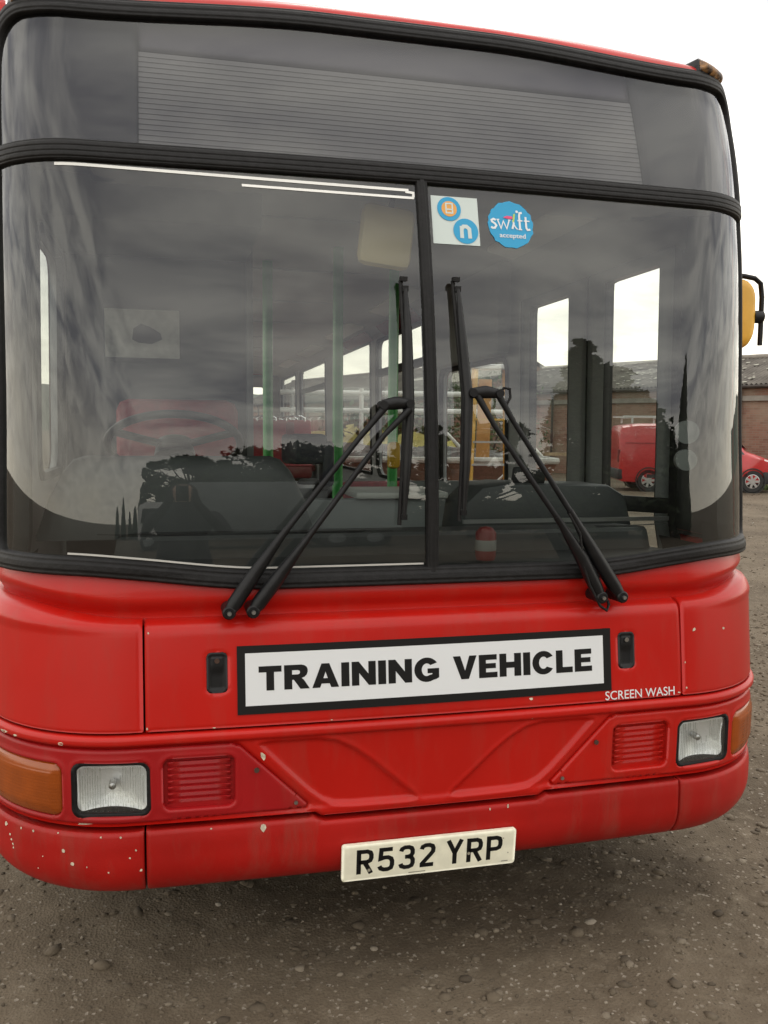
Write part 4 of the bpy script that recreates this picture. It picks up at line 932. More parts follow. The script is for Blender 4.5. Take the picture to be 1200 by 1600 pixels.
def ground_mat():
    m = mat('yard_dirt', (.10, .085, .066), .92, spec=.2); t = m.node_tree; b = t.nodes['Principled BSDF']; g = N(t, 'ShaderNodeNewGeometry')
    def nz(sc, det, ro=.6):
        n = N(t, 'ShaderNodeTexNoise'); n.inputs['Scale'].default_value = sc; n.inputs['Detail'].default_value = det; n.inputs['Roughness'].default_value = ro; t.links.new(g.outputs['Position'], n.inputs['Vector']); return n.outputs[0]
    def mixc(f, a, bb, lo, hi):
        mr = N(t, 'ShaderNodeMapRange'); mr.inputs[1].default_value = lo; mr.inputs[2].default_value = hi; t.links.new(f, mr.inputs[0])
        mx = N(t, 'ShaderNodeMixRGB'); t.links.new(mr.outputs[0], mx.inputs[0])
        for i, v in ((1, a), (2, bb)):
            if isinstance(v, tuple): mx.inputs[i].default_value = (*v, 1)
            else: t.links.new(v, mx.inputs[i])
        return mx.outputs[0]
    c = mixc(nz(.9, 7), (.082, .062, .042), (.155, .124, .088), .35, .68)
    c = mixc(nz(11, 9, .75), c, (.205, .170, .125), .50, .80)
    c = mixc(nz(160, 3), c, (.060, .047, .033), .58, .72)
    vo = N(t, 'ShaderNodeTexVoronoi'); vo.inputs['Scale'].default_value = 110; t.links.new(g.outputs['Position'], vo.inputs['Vector'])
    sx = N(t, 'ShaderNodeSeparateXYZ'); t.links.new(vo.outputs['Color'], sx.inputs[0])
    c = mixc(sx.outputs[0], c, (.26, .225, .18), .955, .985)
    t.links.new(c, b.inputs['Base Color'])
    bp = N(t, 'ShaderNodeBump'); bp.inputs['Strength'].default_value = .32; bp.inputs['Distance'].default_value = .012
    mm = N(t, 'ShaderNodeMath', operation='MULTIPLY_ADD'); mm.inputs[1].default_value = .6; t.links.new(nz(120, 6, .7), mm.inputs[0]); t.links.new(vo.outputs['Distance'], mm.inputs[2]); t.links.new(mm.outputs[0], bp.inputs['Height']); t.links.new(bp.outputs[0], b.inputs['Normal'])
ground_mat()
tag(fast_mesh('ground', np.stack([X, Y, Zg], -1).reshape(-1, 3), GF, 'yard_dirt'), kind='structure', label='brown compacted dirt and gravel yard')
# loose stones
def stone_mat():
    m = mat('stone', (.15, .13, .105), .9, spec=.25, bump=.3, bscale=150); t = m.node_tree; b = t.nodes['Principled BSDF']; at = N(t, 'ShaderNodeAttribute'); at.attribute_name = 'tone'
    r = N(t, 'ShaderNodeValToRGB'); e = r.color_ramp.elements; e[0].color = (.065, .051, .037, 1); e[1].color = (.42, .39, .34, 1); q = e.new(.55); q.color = (.130, .104, .074, 1); q = e.new(.88); q.color = (.23, .195, .15, 1)
    t.links.new(at.outputs['Fac'], r.inputs[0]); t.links.new(r.outputs[0], b.inputs['Base Color'])
stone_mat()
def stones():
    bm = bmesh.new(); bmesh.ops.create_icosphere(bm, subdivisions=1, radius=1); bm.verts.ensure_lookup_table()
    iv = np.array([v.co[:] for v in bm.verts]); iff = np.array([[v.index for v in f.verts] for f in bm.faces]); bm.free()
    n = 30000; x = rng.uniform(-2.2, 4.6, n); y = rng.uniform(-.75, 4.6, n)
    # far wedge beside the bus
    n2 = 5000; y2 = rng.uniform(2, 22, n2); x2 = -.7+(y2+2.3)*rng.uniform(.62, .92, n2); x = np.concatenate([x, x2]); y = np.concatenate([y, y2]); far = np.concatenate([np.zeros(n), np.ones(n2)])
    s = np.exp(rng.normal(math.log(.0036), .60, n+n2))*(1+far*.6); big = (rng.random(n+n2) < .045) & (far < .5); s = np.where(big, rng.uniform(.010, .026, n+n2), s)
    tone = np.clip(rng.beta(2.2, 2.6, n+n2), 0, 1)
    V = iv[None]*(1+rng.uniform(-.28, .28, (n+n2, len(iv), 1))); sc = np.stack([rng.uniform(.8, 1.5, n+n2), rng.uniform(.7, 1.2, n+n2), np.where(big, rng.uniform(.22, .40, n+n2), rng.uniform(.4, .8, n+n2))], -1)*s[:, None]
    V = V*sc[:, None]; a = rng.uniform(0, 6.28, n+n2); c, q = np.cos(a)[:, None], np.sin(a)[:, None]
    V = np.stack([V[..., 0]*c-V[..., 1]*q+x[:, None], V[..., 0]*q+V[..., 1]*c+y[:, None], V[..., 2]+(ground_z(x, y)+sc[:, 2]*np.where(big, -.05, .1))[:, None]], -1)
    F = (iff[None]+(np.arange(n+n2)*len(iv))[:, None, None]).reshape(-1, 3)
    o = fast_mesh('gravel', V.reshape(-1, 3), F, 'stone', None, False); at = o.data.attributes.new('tone', 'FLOAT', 'POINT'); at.data.foreach_set('value', np.repeat(tone, len(iv)).astype(np.float32))
    tag(o, kind='stuff', label='loose gravel and flat stones scattered over the dirt', cat='gravel')
stones()

# ------------------------------------------------------------------ placing by view depth: metres along the optical axis and photo column
def gpt(px, depth, z=0.):
    d = fw+rt*((px-600)/FPX); q = Vector(CAM)+d*depth; return Vector((q.x, q.y, z))
# brick workshop with corrugated roof
mat('corrugated', (.070, .060, .050), .9, col2=(.135, .120, .102), vscale=1.3, mix=(.35, .65))
mat('lichen', (.30, .29, .24), .9)
mat('concrete', (.22, .20, .175), .9, vary=.15, vscale=3)
mat('gutter', (.05, .04, .035), .6, vary=.2, vscale=4)
mat('brick_plain', (.19, .10, .075), .9, vary=.2, vscale=5)
def brick_mat():
    m = mat('brick_wall', (.2, .1, .08), .9, spec=.2); t = m.node_tree; b = t.nodes['Principled BSDF']; tcn = N(t, 'ShaderNodeTexCoord')
    mp = N(t, 'ShaderNodeMapping'); t.links.new(tcn.outputs['Object'], mp.inputs[0]); mp.inputs['Rotation'].default_value = (R_(90), 0, 0)
    br = N(t, 'ShaderNodeTexBrick'); br.inputs['Scale'].default_value = 1; br.inputs['Brick Width'].default_value = .225; br.inputs['Row Height'].default_value = .075; br.inputs['Mortar Size'].default_value = .006
    br.inputs['Color1'].default_value = (.17, .080, .058, 1); br.inputs['Color2'].default_value = (.25, .135, .10, 1); br.inputs['Mortar'].default_value = (.20, .17, .14, 1)
    t.links.new(mp.outputs[0], br.inputs['Vector'])
    n = N(t, 'ShaderNodeTexNoise'); n.inputs['Scale'].default_value = .7; n.inputs['Detail'].default_value = 7; t.links.new(tcn.outputs['Object'], n.inputs['Vector'])
    r = N(t, 'ShaderNodeMapRange'); r.inputs[1].default_value = .38; r.inputs[2].default_value = .68; t.links.new(n.outputs[0], r.inputs[0])
    mx = N(t, 'ShaderNodeMixRGB'); mx.inputs[2].default_value = (.27, .215, .165, 1); t.links.new(r.outputs[0], mx.inputs[0]); t.links.new(br.outputs[0], mx.inputs[1]); t.links.new(mx.outputs[0], b.inputs['Base Color'])
    bp = N(t, 'ShaderNodeBump'); bp.inputs['Strength'].default_value = .5; bp.inputs['Distance'].default_value = .01; t.links.new(br.outputs['Fac'], bp.inputs['Height']); bp.invert = True; t.links.new(bp.outputs[0], b.inputs['Normal'])
brick_mat()
def workshop(p0, p1, eave, ridge, dep, label, name='workshop', pitch=.146):
    d = p1-p0; L = d.length; ang = math.atan2(d.y, d.x); w = empty(name, p0, ang, label=label, cat='building')
    MB().box((L/2, .15, eave/2), (L, .30, eave)).box((L/2, dep-.15, eave/2), (L, .30, eave)).build('wall', 'brick_wall', w)
    for x in (0.15, L-.15):
        m = MB(); m.prism([(.30, 0), (dep-.3, 0), (dep-.3, eave), (dep/2, ridge-.1), (.30, eave)], x-.15, x+.15, 'x'); m.build('gable', 'brick_wall', w)
    # corrugated sheets, one roof slope each side
    n = int(L/pitch)*4; xs = np.linspace(-.2, L+.2, n); zz = .028*np.sin(np.arange(n)*math.pi/2)
    for a, b in ((-.25, dep/2), (dep+.25, dep/2)):
        V = [(x, y, z+q) for x, q in zip(xs, zz) for y, z in ((a, eave+.02), ((a+b)/2, (eave+ridge)/2+.02), (b, ridge))]
        o = mesh_np('roof', V, [(i*3+j, (i+1)*3+j, (i+1)*3+j+1, i*3+j+1) for i in range(n-1) for j in range(2)], 'corrugated', w)
        k = 260; V = []; F = []
        for i in range(k):
            x = random.uniform(0, L); t = random.random(); y = a+(b-a)*t; z = eave+(ridge-eave)*t+.055; r = random.uniform(.03, .11); q = len(V)
            V += [(x+r*math.cos(g)*random.uniform(.6, 1.2), y+r*math.sin(g)*.8, z+(r*math.sin(g)*.8)*(ridge-eave)/(b-a)+.012) for g in np.linspace(0, 5.3, 6)]; F.append(tuple(range(q, q+6)))
        tag(mesh_np('roof_lichen', V, F, 'lichen', w, False), kind='stuff')
    MB().tube([(-.2, dep/2, ridge+.03), (L+.2, dep/2, ridge+.03)], .10, 10).build('ridge_cap', 'concrete', w, True)
    MB().box((L/2, -.04, eave-.42), (L, .09, .16)).build('band_course', 'concrete', w, bevel=.01)
    MB().tube([(-.1, -.20, eave-.04), (L+.1, -.20, eave-.04)], .06, 8).build('gutter', 'gutter', w, True)
    for x in np.arange(3, L, 7.3): MB().tube([(x, -.10, .05), (x, -.10, eave-.25), (x, -.2, eave-.06)], .045, 8).build('downpipe', 'gutter', w, True)
    for x in np.arange(1.2, L, 3.6): MB().box((x, -.05, eave/2-.3), (.42, .12, eave-.6)).build('pier', 'brick_wall', w)
    return w
wA = gpt(1330, 25.5); wB = gpt(880, 33.0)
workshop(wB+(wB-wA)*.35, wA, 3.1, 4.25, 7.0, 'long brick workshop with lichen-spotted corrugated roof behind the red van')
fA = gpt(720, 40); fB = gpt(380, 62)
workshop(fB, fA, 3.2, 5.0, 8.0, 'farther brick shed with grey roof seen through the rear bus windows', 'storage_shed')
hl = []
for i in range(80):
    a = R_(-60+120*i/79)+YAW; rr = 420; hl.append((math.sin(a)*rr, math.cos(a)*rr, 10+16*vnoise(np.array(i*.21), np.array(.5), 9)+5*vnoise(np.array(i*.9), np.array(2.5), 11)))
mat('far_hill', (.09, .10, .075), 1, vary=.25, vscale=.02)
V = [p for x, y, z in hl for p in ((x*.8, y*.8, -1), (x*.93, y*.93, z*.7), (x, y, z), (x*1.2, y*1.2, -1))]
tag(mesh_np('hills', V, [(i*4+j, (i+1)*4+j, (i+1)*4+j+1, i*4+j+1) for i in range(79) for j in range(3)], 'far_hill'), kind='structure', label='low wooded hills on the skyline')

# ------------------------------------------------------------------ red van
mat('van_red', (.42, .020, .022), .3, coat=.4, vary=.05)
mat('van_black', (.016, .016, .017), .6); mat('van_glass', (.02, .025, .028), .06, spec=.8)
mat('lamp_clear', (.75, .76, .76), .15); mat('aluminium', (.55, .55, .54), .4, metal=.7)
def loft(name, secs, m, parent, smooth=True):
    """closed sections (lists of points) skinned one to the next"""
    n = len(secs[0]); V = [p for s in secs for p in s]; F = []
    for i in range(len(secs)-1):
        for j in range(n): F.append((i*n+j, i*n+(j+1) % n, (i+1)*n+(j+1) % n, (i+1)*n+j))
    F += [tuple(range(n-1, -1, -1)), tuple((len(secs)-1)*n+j for j in range(n))]
    o = mesh_np(name, V, F, m, parent, smooth); o.data.set_sharp_from_angle(angle=R_(42)); return o
def van(loc, rz):
    v = empty('van', loc, rz, label='small red panel van with roof bars parked by the brick wall', cat='van')
    L, hw = 4.32, .86
    def sec(x, zb, zs, zt, w, wt):
        return [(x, -w*.96, zb), (x, -w, zb+.18), (x, -w, zs), (x, -wt, zt-.06), (x, -wt*.86, zt), (x, wt*.86, zt), (x, wt, zt-.06), (x, w, zs), (x, w, zb+.18), (x, w*.96, zb)]
    S_ = [(0.02, .32, .95, 1.60, .80, .70), (.10, .27, .97, 1.76, .85, .75), (.5, .25, .98, 1.82, .86, .77), (1.6, .25, .98, 1.83, .86, .77), (2.35, .25, .99, 1.80, .86, .76), (2.75, .25, .99, 1.70, .86, .73), (3.15, .25, .98, 1.36, .86, .72), (3.38, .25, .96, 1.10, .86, .74), (3.75, .26, .88, .98, .84, .70), (4.08, .28, .78, .86, .78, .62), (4.24, .32, .62, .72, .66, .52), (4.29, .36, .52, .60, .58, .46)]
    loft('body', [sec(*s) for s in S_], 'van_red', v)
    MB().box((.05, 0, .46), (.14, 1.70, .28), bev=.04).build('rear_bumper', 'van_black', v, True)
    m = MB(); m.prism([(3.80, -.87), (4.12, -.82), (4.34, -.60), (4.38, 0), (4.34, .60), (4.12, .82), (3.80, .87)], .24, .56); m.build('front_bumper', 'van_black', v, True, bevel=.03)
    for s in (-1, 1):
        MB().box((2.0, s*.868, .42), (2.5, .012, .10), bev=.004).build('side_moulding', 'van_black', v)
        m = MB(); m.verts_faces([(2.62, s*.872, 1.02), (3.28, s*.872, 1.02), (3.02, s*.80, 1.36), (2.66, s*.755, 1.62)], [(0, 1, 2, 3)]); m.build('side_window', 'van_glass', v)
        m = MB(); m.verts_faces([(3.86, s*.79, .70), (4.16, s*.70, .66), (4.10, s*.70, .82), (3.82, s*.79, .90)], [(0, 1, 2, 3)]); m.build('headlight', 'lamp_clear', v)
        MB().box((.02, s*.74, .95), (.06, .12, .34), bev=.015).build('tail_lamp', 'extinguisher_red', v)
        MB().box((3.05, s*.95, 1.08), (.10, .16, .14), bev=.03).build('door_mirror', 'van_red', v, True)
        MB().box((2.58, s*.866, .95), (.016, .008, 1.2)).build('door_seam', 'van_black', v); MB().box((1.35, s*.868, 1.0), (.012, .008, 1.15)).build('panel_seam', 'van_black', v); MB().box((.9, s*.869, 1.30), (1.5, .010, .012)).build('panel_seam', 'van_black', v)
        for x in (.80, 3.52):
            w = bpy.data.objects.new('wheel', None); w.location = (x, s*.76, .305); link(w, v); M = Matrix.Rotation(R_(90), 4, 'X')
            MB().lathe([(.19, -.10), (.285, -.10), (.303, -.07), (.305, 0), (.303, .07), (.285, .10), (.19, .10)], 36, M).build('tyre', 'tyre', w, True)
            m = MB(); m.lathe([(.165, .02), (.20, .02), (.205, .095), (.175, .10), (.17, .05)], 36, M @ Matrix.Scale(1, 4))
            for k in range(7):
                a = 2*math.pi*k/7; m.box((.10*math.cos(a), -s*-.085, .10*math.sin(a)), (.16, .03, .062), Matrix.Rotation(-a, 3, 'Y'))
            m.cyl((0, s*.06, 0), (0, s*.105, 0), .055, n=16); m.build('alloy_rim', 'alloy', w, True)
            MB().cyl((0, s*.0, 0), (0, s*.05, 0), .18, n=24).build('wheel_well', 'gap_black', w)
            MB().lathe([(.315, -.02), (.345, -.02), (.345, .02), (.315, .02)], 28, Matrix.Translation((0, s*.095, .01)) @ M).build('arch_trim', 'van_black', w, True)
    m = MB(); m.verts_faces([(2.80, -.66, 1.68), (2.80, .66, 1.68), (3.36, .68, 1.13), (3.36, -.68, 1.13)], [(0, 1, 2, 3)]); o = m.build('windscreen', 'van_glass', v); o.location.x = .035; o.location.z = .02
    rk = MB()
    for x in (.35, 1.25, 2.15): rk.box((x, 0, 1.98), (.05, 1.45, .03)).box((x, -.70, 1.91), (.05, .03, .15)).box((x, .70, 1.91), (.05, .03, .15))
    for s in (-1, 1): rk.box((1.25, s*.70, 2.01), (2.3, .04, .04))
    rk.build('roof_rack', 'aluminium', v); return v
pr, pf = gpt(1000, 24.2), gpt(1170, 24.0); d = (pf-pr); ang = math.atan2(d.y, d.x)
van(pr-d.normalized()*.80, ang)

# ------------------------------------------------------------------ yard clutter seen through the bus
mat('white_rail', (.70, .70, .66), .5, vary=.08, vscale=3); mat('ladder_yellow', (.62, .36, .05), .5, vary=.1); mat('timber', (.36, .27, .17), .8, vary=.25, vscale=6); mat('orange_board', (.52, .27, .08), .7, vary=.15)
mat('insulation_yellow', (.62, .56, .22), .9, vary=.15, vscale=3); mat('rubble_grey', (.16, .16, .155), .9, vary=.4, vscale=4); mat('skip_rust', (.16, .08, .05), .8, vary=.3); mat('sheet_pale', (.50, .50, .46), .8, vary=.2)
def rack():
    a, b = gpt(420, 15.0), gpt(812, 15.4); d = b-a; L = d.length; r = empty('scaffold_rack', a, math.atan2(d.y, d.x), label='white painted steel pipe rack with long rails beyond the bus windows', cat='rack')
    for z in (1.08, 1.92, 2.22): MB().tube([(.2, 0, z), (L, 0, z)], .045, 10).build('rail', 'white_rail', r, True)
    for x in (.4, L*.36, L*.68, L-.1): MB().tube([(x, 0, 0), (x, 0, 2.3)], .04, 10).build('post', 'white_rail', r, True)
    for x in (L*.62, L*.92): MB().tube([(x, 0, 1.9), (x+.8, .1, 1.1)], .03, 8).build('brace', 'white_rail', r, True)
rack()
def stepladder():
    p = gpt(762, 11.5); q = empty('stepladder', p, -YAW+R_(4), label='tall yellow stepladder standing open beyond the bus door', cat='ladder'); H = 2.42
    for y0, t in ((-.5, 0), (.5, 1)):
        for s in (-1, 1): MB().tube([(s*.36, y0, 0), (s*.20, y0*.12, H)], .032, 8).build('stile', 'ladder_yellow', q, True)
    for i in range(1, 8):
        z = i*.29; k = z/H; MB().box((0, -.5+.44*k, z), (2*(.36-.16*k), .07, .025)).build('tread', 'aluminium' if i % 3 else 'ladder_yellow', q)
    MB().box((0, 0, H), (.46, .26, .06), bev=.01).build('top_cap', 'aluminium', q)
    MB().tube([(-.30, .40, .45), (.30, .40, 1.0)], .018, 8).build('brace', 'aluminium', q, True)
stepladder()
bd = gpt(752, 13.2); o = MB().box((0, 0, 1.18), (.20, .06, 2.36), Matrix.Rotation(R_(1), 3, 'Y'), bev=.006).build('upright_plank', 'orange_board'); o.location = bd; o.rotation_euler = (0, 0, -YAW); tag(o, 'upright orange-brown plank behind the yellow stepladder', 'plank')
def pallet(loc, rz, **k):
    p = empty('pallet', loc, rz, cat='pallet', group='pallets stacked in the yard', **k)
    for i in range(6): MB().box((0, -.5+i*.2, .133), (1.2, .12, .022)).build('deck_board', 'timber', p)
    for x in (-.53, 0, .53): MB().box((x, 0, .075), (.10, 1.1, .09)).build('bearer', 'timber', p)
    for i in (-.45, 0, .45): MB().box((0, i, .016), (1.2, .1, .022)).build('base_board', 'timber', p)
    return p
p0 = pallet(gpt(785, 18.5, .0), -YAW+.05, label='bottom pallet of the stack behind the stepladder')
for i, lb in ((1, 'second pallet of the stack behind the stepladder'), (2, 'third pallet of the stack behind the stepladder'), (3, 'top pallet of the stack behind the stepladder')):
    c = copy_tree(p0, None, label=lb); c.location = p0.location+Vector((.03*i, .02*(-1)**i, .146*i)); c.rotation_euler = (0, 0, p0.rotation_euler[2]+.05*(-1)**i)
for i, lb in ((0, 'lower pallet of the pair near the red van'), (1, 'upper pallet of the pair near the red van')):
    c = copy_tree(p0, None, label=lb); c.location = gpt(872, 19.5, .15*i); c.rotation_euler = (0, 0, -YAW-.1+.06*i)
tf = gpt(868, 20.5); t_ = empty('timber_frame', tf, -YAW, label='open timber crate frame standing beside the pallets', cat='frame')
for x in (-.3, .3): MB().box((x, 0, .55), (.07, .07, 1.1)).build('post', 'timber', t_)
MB().box((0, 0, 1.06), (.66, .07, .07)).build('crossbar', 'timber', t_)
def lumpy(name, loc, rx, ry, h, m, seed, label, cat, n=34, rough=.4):
    r = np.random.default_rng(seed); V = []; F = []
    for i in range(n):
        for j in range(n):
            a, b = -1+2*i/(n-1), -1+2*j/(n-1); k = max(0, 1-max(abs(a), abs(b))**2.2); nn = .55*vnoise(np.array(i*.45+seed), np.array(j*.45), seed)+.45*vnoise(np.array(i*1.3), np.array(j*1.3+seed), seed+1)
            V.append((a*rx*(1+.08*r.normal()*.5), b*ry, h*k**.5*(1-rough+rough*2*nn)*.75 if k > 0 else 0.))
    for i in range(n-1):
        for j in range(n-1): F.append((i*n+j, (i+1)*n+j, (i+1)*n+j+1, i*n+j+1))
    o = mesh_np(name, V, F, m, None, False); o.location = loc; o.rotation_euler = (0, 0, -YAW); return tag(o, label, cat)
sk = gpt(590, 14.0); skip = empty('skip', sk, -YAW, label='rusty open waste skip piled with rubble beyond the rear windows', cat='skip')
m = MB(); A = [(-2.2, -.8, 0), (2.2, -.8, 0), (2.2, .8, 0), (-2.2, .8, 0)]; B = [(-2.7, -.95, 1.15), (2.7, -.95, 1.15), (2.7, .95, 1.15), (-2.7, .95, 1.15)]
m.verts_faces(A+B, [(0, 1, 2, 3), (0, 4, 5, 1), (1, 5, 6, 2), (2, 6, 7, 3), (3, 7, 4, 0)]); m.build('skip_body', 'skip_rust', skip)
MB().tube([(-2.7, -.95, 1.15), (2.7, -.95, 1.15), (2.7, .95, 1.15), (-2.7, .95, 1.15)], .05, 8, True).build('skip_rim', 'sheet_pale', skip, True)
lumpy('rubble_heap', sk+Vector((0, 0, 1.0)), 2.5, .85, .42, 'rubble_grey', 3, 'grey rubble and rags heaped in the skip', 'rubble')
lumpy('insulation_heap', gpt(560, 16.2, 0), 2.6, .8, 2.05, 'insulation_yellow', 8, 'pale yellow insulation heaped behind the skip', 'insulation', rough=.2)
lumpy('sheeting_heap', gpt(660, 14.5, 0), 1.0, .6, 1.25, 'sheet_pale', 12, 'crumpled pale sheeting heaped beside the skip', 'sheeting')

# ------------------------------------------------------------------ vegetation
mat('leaf_dark', (.035, .055, .022), .7, vary=.45, vscale=1.2); mat('leaf_mid', (.055, .085, .03), .7, vary=.4, vscale=1.2); mat('bark', (.06, .05, .04), .9, vary=.3); mat('grass_green', (.075, .11, .03), .9, vary=.3, vscale=8)
def crown_mesh(name, clumps, per, leaf, m, seed, flat=1.):
    r = np.random.default_rng(seed); V = []; 
    for (c, rad) in clumps:
        n = per; dv = r.normal(size=(n, 3)); dv /= np.linalg.norm(dv, axis=1)[:, None]; rr = rad*r.uniform(.45, 1.05, n)[:, None]**.7
        p = np.array(c)+dv*rr*[1, 1, flat]; a = r.normal(size=(n, 3)); a /= np.linalg.norm(a, axis=1)[:, None]; b = np.cross(a, r.normal(size=(n, 3))); b /= np.linalg.norm(b, axis=1)[:, None]
        s = leaf*r.uniform(.6, 1.4, n)[:, None]; V.append(np.stack([p-a*s, p+b*s*.5, p+a*s, p-b*s*.5], 1))
    V = np.concatenate(V).reshape(-1, 3); return V, np.arange(len(V)).reshape(-1, 4)
def tree(loc, h, spread, seed, label, m='leaf_mid', conifer=False, leaf=.16, group=None):
    t = empty('conifer_tree' if conifer else 'tree', loc, 0, label=label, cat='tree', group=group); r = random.Random(seed)
    tr = MB(); tr.tube([(0, 0, 0), (.05, .02, h*.3), (-.04, .03, h*.6), (0, 0, h*(.95 if conifer else .75))], [h*.028, h*.022, h*.014, h*.004], 10)
    cl = []
    if conifer:
        for i in range(30):
            k = i/29; z = h*(.10+.88*k); rad = spread*(1-k)**.8+.15
            for j in range(6 if k < .8 else 3):
                a = r.uniform(0, 6.28); cl.append(((math.cos(a)*rad*.7, math.sin(a)*rad*.7, z-.1*rad+r.uniform(-.2, .2)), rad*.38+.12))
    else:
        for i in range(70):
            a = r.uniform(0, 6.28); z = h*r.uniform(.38, .92); k = 1-abs((z/h-.6)/.45)**2*.8; q = spread*k*r.uniform(.25, 1); c = (math.cos(a)*q, math.sin(a)*q, z); cl.append((c, spread*r.uniform(.10, .24)))
            tr.tube([(0, 0, z*.55), (c[0]*.5, c[1]*.5, z*.8), c], [h*.010, h*.006, .01], 6)
    tr.build('trunk', 'bark', t, True); V, F = crown_mesh('crown', cl, 120 if conifer else 120, leaf, m, seed, .75); fast_mesh('crown', V, F, m, t, False); return t
def bush(loc, rx, h, seed, label, group=None, m='leaf_mid'):
    r = random.Random(seed); t = empty('bush', loc, 0, label=label, cat='bush', group=group)
    cl = [((r.uniform(-rx, rx), r.uniform(-.5, .5), h*r.uniform(.25, .75)), h*r.uniform(.22, .4)) for i in range(16)]; V, F = crown_mesh('foliage', cl, 170, .07, m, seed); fast_mesh('foliage', V, F, m, t, False)
    st_ = MB()
    for c, _ in cl[:7]: st_.tube([(c[0]*.4, c[1]*.4, 0), c], [.03, .01], 6)
    st_.build('stems', 'bark', t, True)
bush(gpt(640, 17.0), 1.6, 2.0, 21, 'leafy bush growing behind the pipe rack'); bush(gpt(735, 30), 1.6, 3.9, 22, 'green bush rising above the far shed by the stepladder top')
# grass strip by the wall
gA, gB = gpt(1010, 26), gpt(1290, 24.6); V = []; 
for i in range(5000):
    t = random.random(); p = gA.lerp(gB, t)+Vector((random.gauss(0, .3), random.gauss(0, .3), 0)); hgt = random.uniform(.03, .14); a = random.uniform(0, 6.28); w = .018
    V += [(p.x-w*math.cos(a), p.y-w*math.sin(a), -.01), (p.x+w*math.cos(a), p.y+w*math.sin(a), -.01), (p.x+random.gauss(0, .03), p.y+random.gauss(0, .03), hgt)]
tag(fast_mesh('grass', V, np.arange(len(V)).reshape(-1, 3), 'grass_green', None, False), kind='stuff', label='strip of rough grass along the foot of the brick wall', cat='grass')

# ------------------------------------------------------------------ behind the camera: what the windscreen mirrors
tree((13.0, -22, 0), 13.5, 3.2, 31, 'tall dark conifer mirrored in the door-side windscreen', 'leaf_dark', True, .20)
tree((17.5, -20, 0), 11.5, 2.9, 32, 'second conifer right of the tall one, mirrored at the bus corner', 'leaf_dark', True, .20)
tree((9.0, -25, 0), 8.5, 3.0, 33, 'broad tree left of the conifers, mirrored in the windscreen', 'leaf_dark')
tree((3.2, -26, 0), 7.0, 3.4, 34, 'bushy tree behind the lorry mirrored in the driver-side windscreen', 'leaf_dark')
tree((-.6, -29, 0), 6.4, 2.6, 35, 'smaller tree behind the lorry cab mirrored in the glass', 'leaf_dark')
for i, (x, h) in enumerate(((-4.2, 2.6), (-6.0, 2.2), (-8.5, 3.4), (-11, 2.8))): tree((x*1.2, -34, 0), h, h*.3, 50+i, ('nearest', 'second', 'third', 'outermost')[i]+' small conifer of the row mirrored beside the photographer', 'leaf_dark', True, .14, 'small conifers behind the yard')
def added_hedge():  # added foliage row: blocks bright sky under the crowns in the windscreen reflection
    t = empty('added_hedge', (13, -33, 0), 0, label='long dark row of foliage added to close the bright gap under the mirrored trees', cat='added_hedge'); r = random.Random(5)
    cl = [((-16+i*.42+r.uniform(-.3, .3), r.uniform(-.8, .8), r.uniform(.5, 2.6)), r.uniform(.7, 1.2)) for i in range(90)]
    V, F = crown_mesh('foliage', cl, 330, .24, 'leaf_dark', 77); fast_mesh('foliage', V, F, 'leaf_dark', t, False)
    m = MB()
    for i in range(0, 90, 3): c = cl[i][0]; m.tube([(c[0], c[1], 0), c], [.06, .02], 6)
    m.build('stems', 'bark', t, True)
added_hedge()
mat('lorry_white', (.62, .62, .60), .4, vary=.06); mat('lorry_grey', (.22, .24, .24), .5, vary=.08)
def lorry():
    q = empty('lorry', (-1.9, -19.5, 0), 0, label='white-cabbed box lorry mirrored in the driver-side windscreen', cat='lorry')
    MB().box((3.9, 0, 2.05), (5.4, 2.3, 2.5), bev=.05).build('box_body', 'lorry_grey', q, True)
    m = MB(); m.prism([(-.75, .55), (-.80, 1.2), (-.55, 2.15), (.0, 2.35), (1.05, 2.35), (1.05, .55)], -1.05, 1.05, 'y'); m.build('cab', 'lorry_white', q, True, bevel=.06)
    for s in (-1, 1):
        m = MB(); m.prism([(-.30, 1.35), (-.15, 2.05), (.65, 2.05), (.65, 1.35)], s*1.055, s*1.075, 'y'); m.build('side_window', 'van_glass', q)
        for x in (.1, 4.9, 5.9):
            w = bpy.data.objects.new('wheel', None); w.location = (x, s*.95, .45); link(w, q); M = Matrix.Rotation(R_(90), 4, 'X')
            MB().lathe([(.24, -.12), (.42, -.12), (.45, -.06), (.45, .06), (.42, .12), (.24, .12)], 28, M).build('tyre', 'tyre', w, True); MB().lathe([(.02, s*-.08), (.24, s*-.08), (.25, 0)], 24, M).build('rim', 'lorry_grey', w, True)
    MB().box((3.2, 0, .68), (7.2, .9, .22)).build('chassis', 'van_black', q)
lorry()
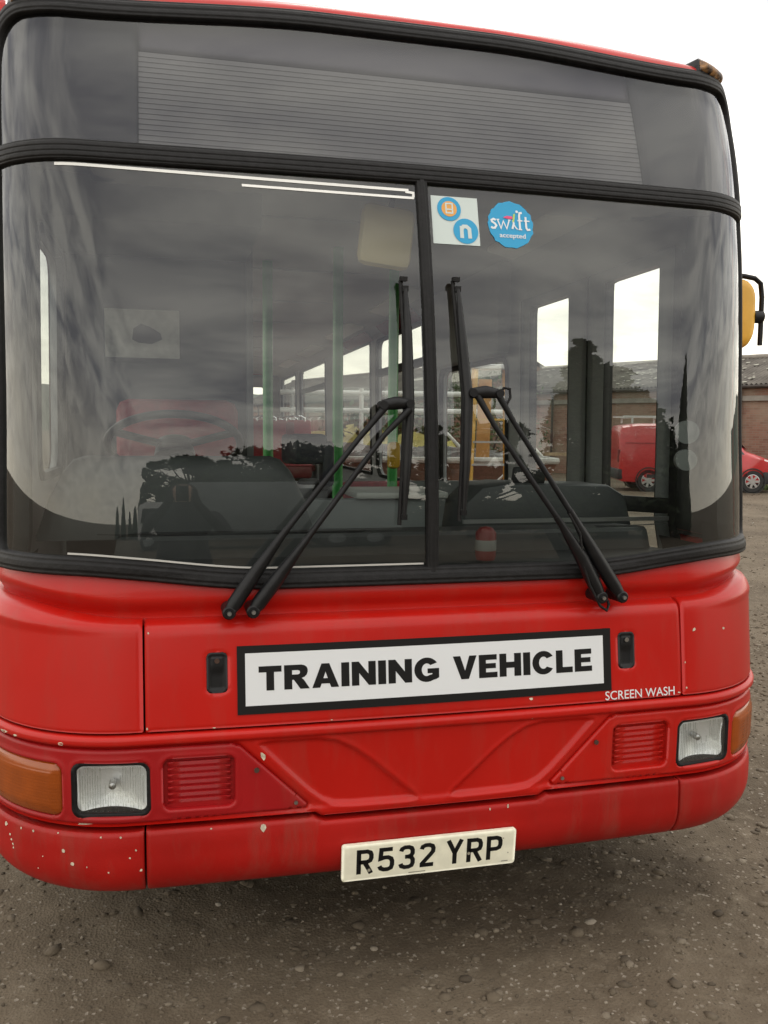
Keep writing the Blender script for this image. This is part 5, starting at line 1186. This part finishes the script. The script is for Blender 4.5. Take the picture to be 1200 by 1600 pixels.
# the photographer, holding the phone that took the picture
mat('coat_dark', (.03, .03, .035), .85); mat('skin', (.48, .30, .22), .6); mat('hair_brown', (.05, .035, .025), .8); mat('jeans', (.03, .04, .07), .9); mat('phone_black', (.01, .01, .01), .2)
def person():
    px, py = -.72, -2.86; P = empty('person', (px, py, 0), 0, label='photographer in dark clothes holding up a phone, mirrored in the windscreen', cat='person')
    J = {'pel': (0, 0, .98, .155, .12), 'wai': (0, .01, 1.14, .145, .11), 'che': (0, 0, 1.34, .18, .13), 'nec': (0, .01, 1.49, .062, .062), 'hea': (0, .03, 1.60, .085, .095), 'top': (0, .03, 1.70, .075, .085)}
    E = [('pel', 'wai'), ('wai', 'che'), ('che', 'nec'), ('nec', 'hea'), ('hea', 'top')]
    for s, n in ((-1, 'l'), (1, 'r')):
        J.update({'hip'+n: (s*.10, 0, .92, .095, .10), 'kne'+n: (s*.12, .02, .50, .062, .065), 'ank'+n: (s*.13, 0, .09, .042, .045), 'toe'+n: (s*.15, .17, .04, .04, .03),
                  'sho'+n: (s*.19, 0, 1.40, .065, .065), 'elb'+n: (s*.27, .13, 1.20, .046, .046), 'wri'+n: (s*.085, .37, 1.51, .028, .03), 'pal'+n: (s*.072, .425, 1.565, .034, .018)})
        E += [('pel', 'hip'+n), ('hip'+n, 'kne'+n), ('kne'+n, 'ank'+n), ('ank'+n, 'toe'+n), ('che', 'sho'+n), ('sho'+n, 'elb'+n), ('elb'+n, 'wri'+n), ('wri'+n, 'pal'+n)]
        for k in range(4):
            J['fa%d' % k+n] = (s*.070, .445, 1.585+.017*k, .0085, .0085); J['fb%d' % k+n] = (s*.050, .462, 1.587+.017*k, .008, .008); E += [('pal'+n, 'fa%d' % k+n), ('fa%d' % k+n, 'fb%d' % k+n)]
        J['th'+n] = (s*.052, .425, 1.545, .010, .010); E += [('pal'+n, 'th'+n)]
    ks = list(J); me = bpy.data.meshes.new('body'); me.from_pydata([J[k][:3] for k in ks], [(ks.index(a), ks.index(b)) for a, b in E], []); o = bpy.data.objects.new('body', me); link(o, P)
    md = o.modifiers.new('skin', 'SKIN'); sv = me.skin_vertices[0].data if me.skin_vertices else None
    if sv is None:
        bm = bmesh.new(); bm.from_mesh(me); bm.verts.layers.skin.verify(); bm.to_mesh(me); bm.free(); sv = me.skin_vertices[0].data
    for i, k in enumerate(ks): sv[i].radius = J[k][3:5]; sv[i].use_root = (k == 'pel')
    ss_ = o.modifiers.new('sub', 'SUBSURF'); ss_.levels = ss_.render_levels = 2; me.materials.append(MATS['coat_dark'])
    hd = MB(); hd.lathe([(.0, 1.735), (.055, 1.72), (.088, 1.67), (.094, 1.61), (.085, 1.55), (.06, 1.50)], 20, Matrix.Translation((0, .0, 0))); hd.build('hair', 'hair_brown', P, True)
    fc = MB(); fc.lathe([(.0, 1.725), (.045, 1.71), (.078, 1.66), (.082, 1.61), (.07, 1.55), (.045, 1.505), (.0, 1.495)], 20, Matrix.Translation((0, .028, 0))); fc.cyl((0, .10, 1.60), (0, .128, 1.585), .012, .008, 8); fc.build('face', 'skin', P, True)
    ph = MB().box((0, .492, 1.60), (.070, .010, .140), bev=.004).build('phone_case', 'phone_black', None, True); ph.name = 'phone'; ph.location = (px, py, 0); tag(ph, 'black phone held up in both hands', 'phone')
person()
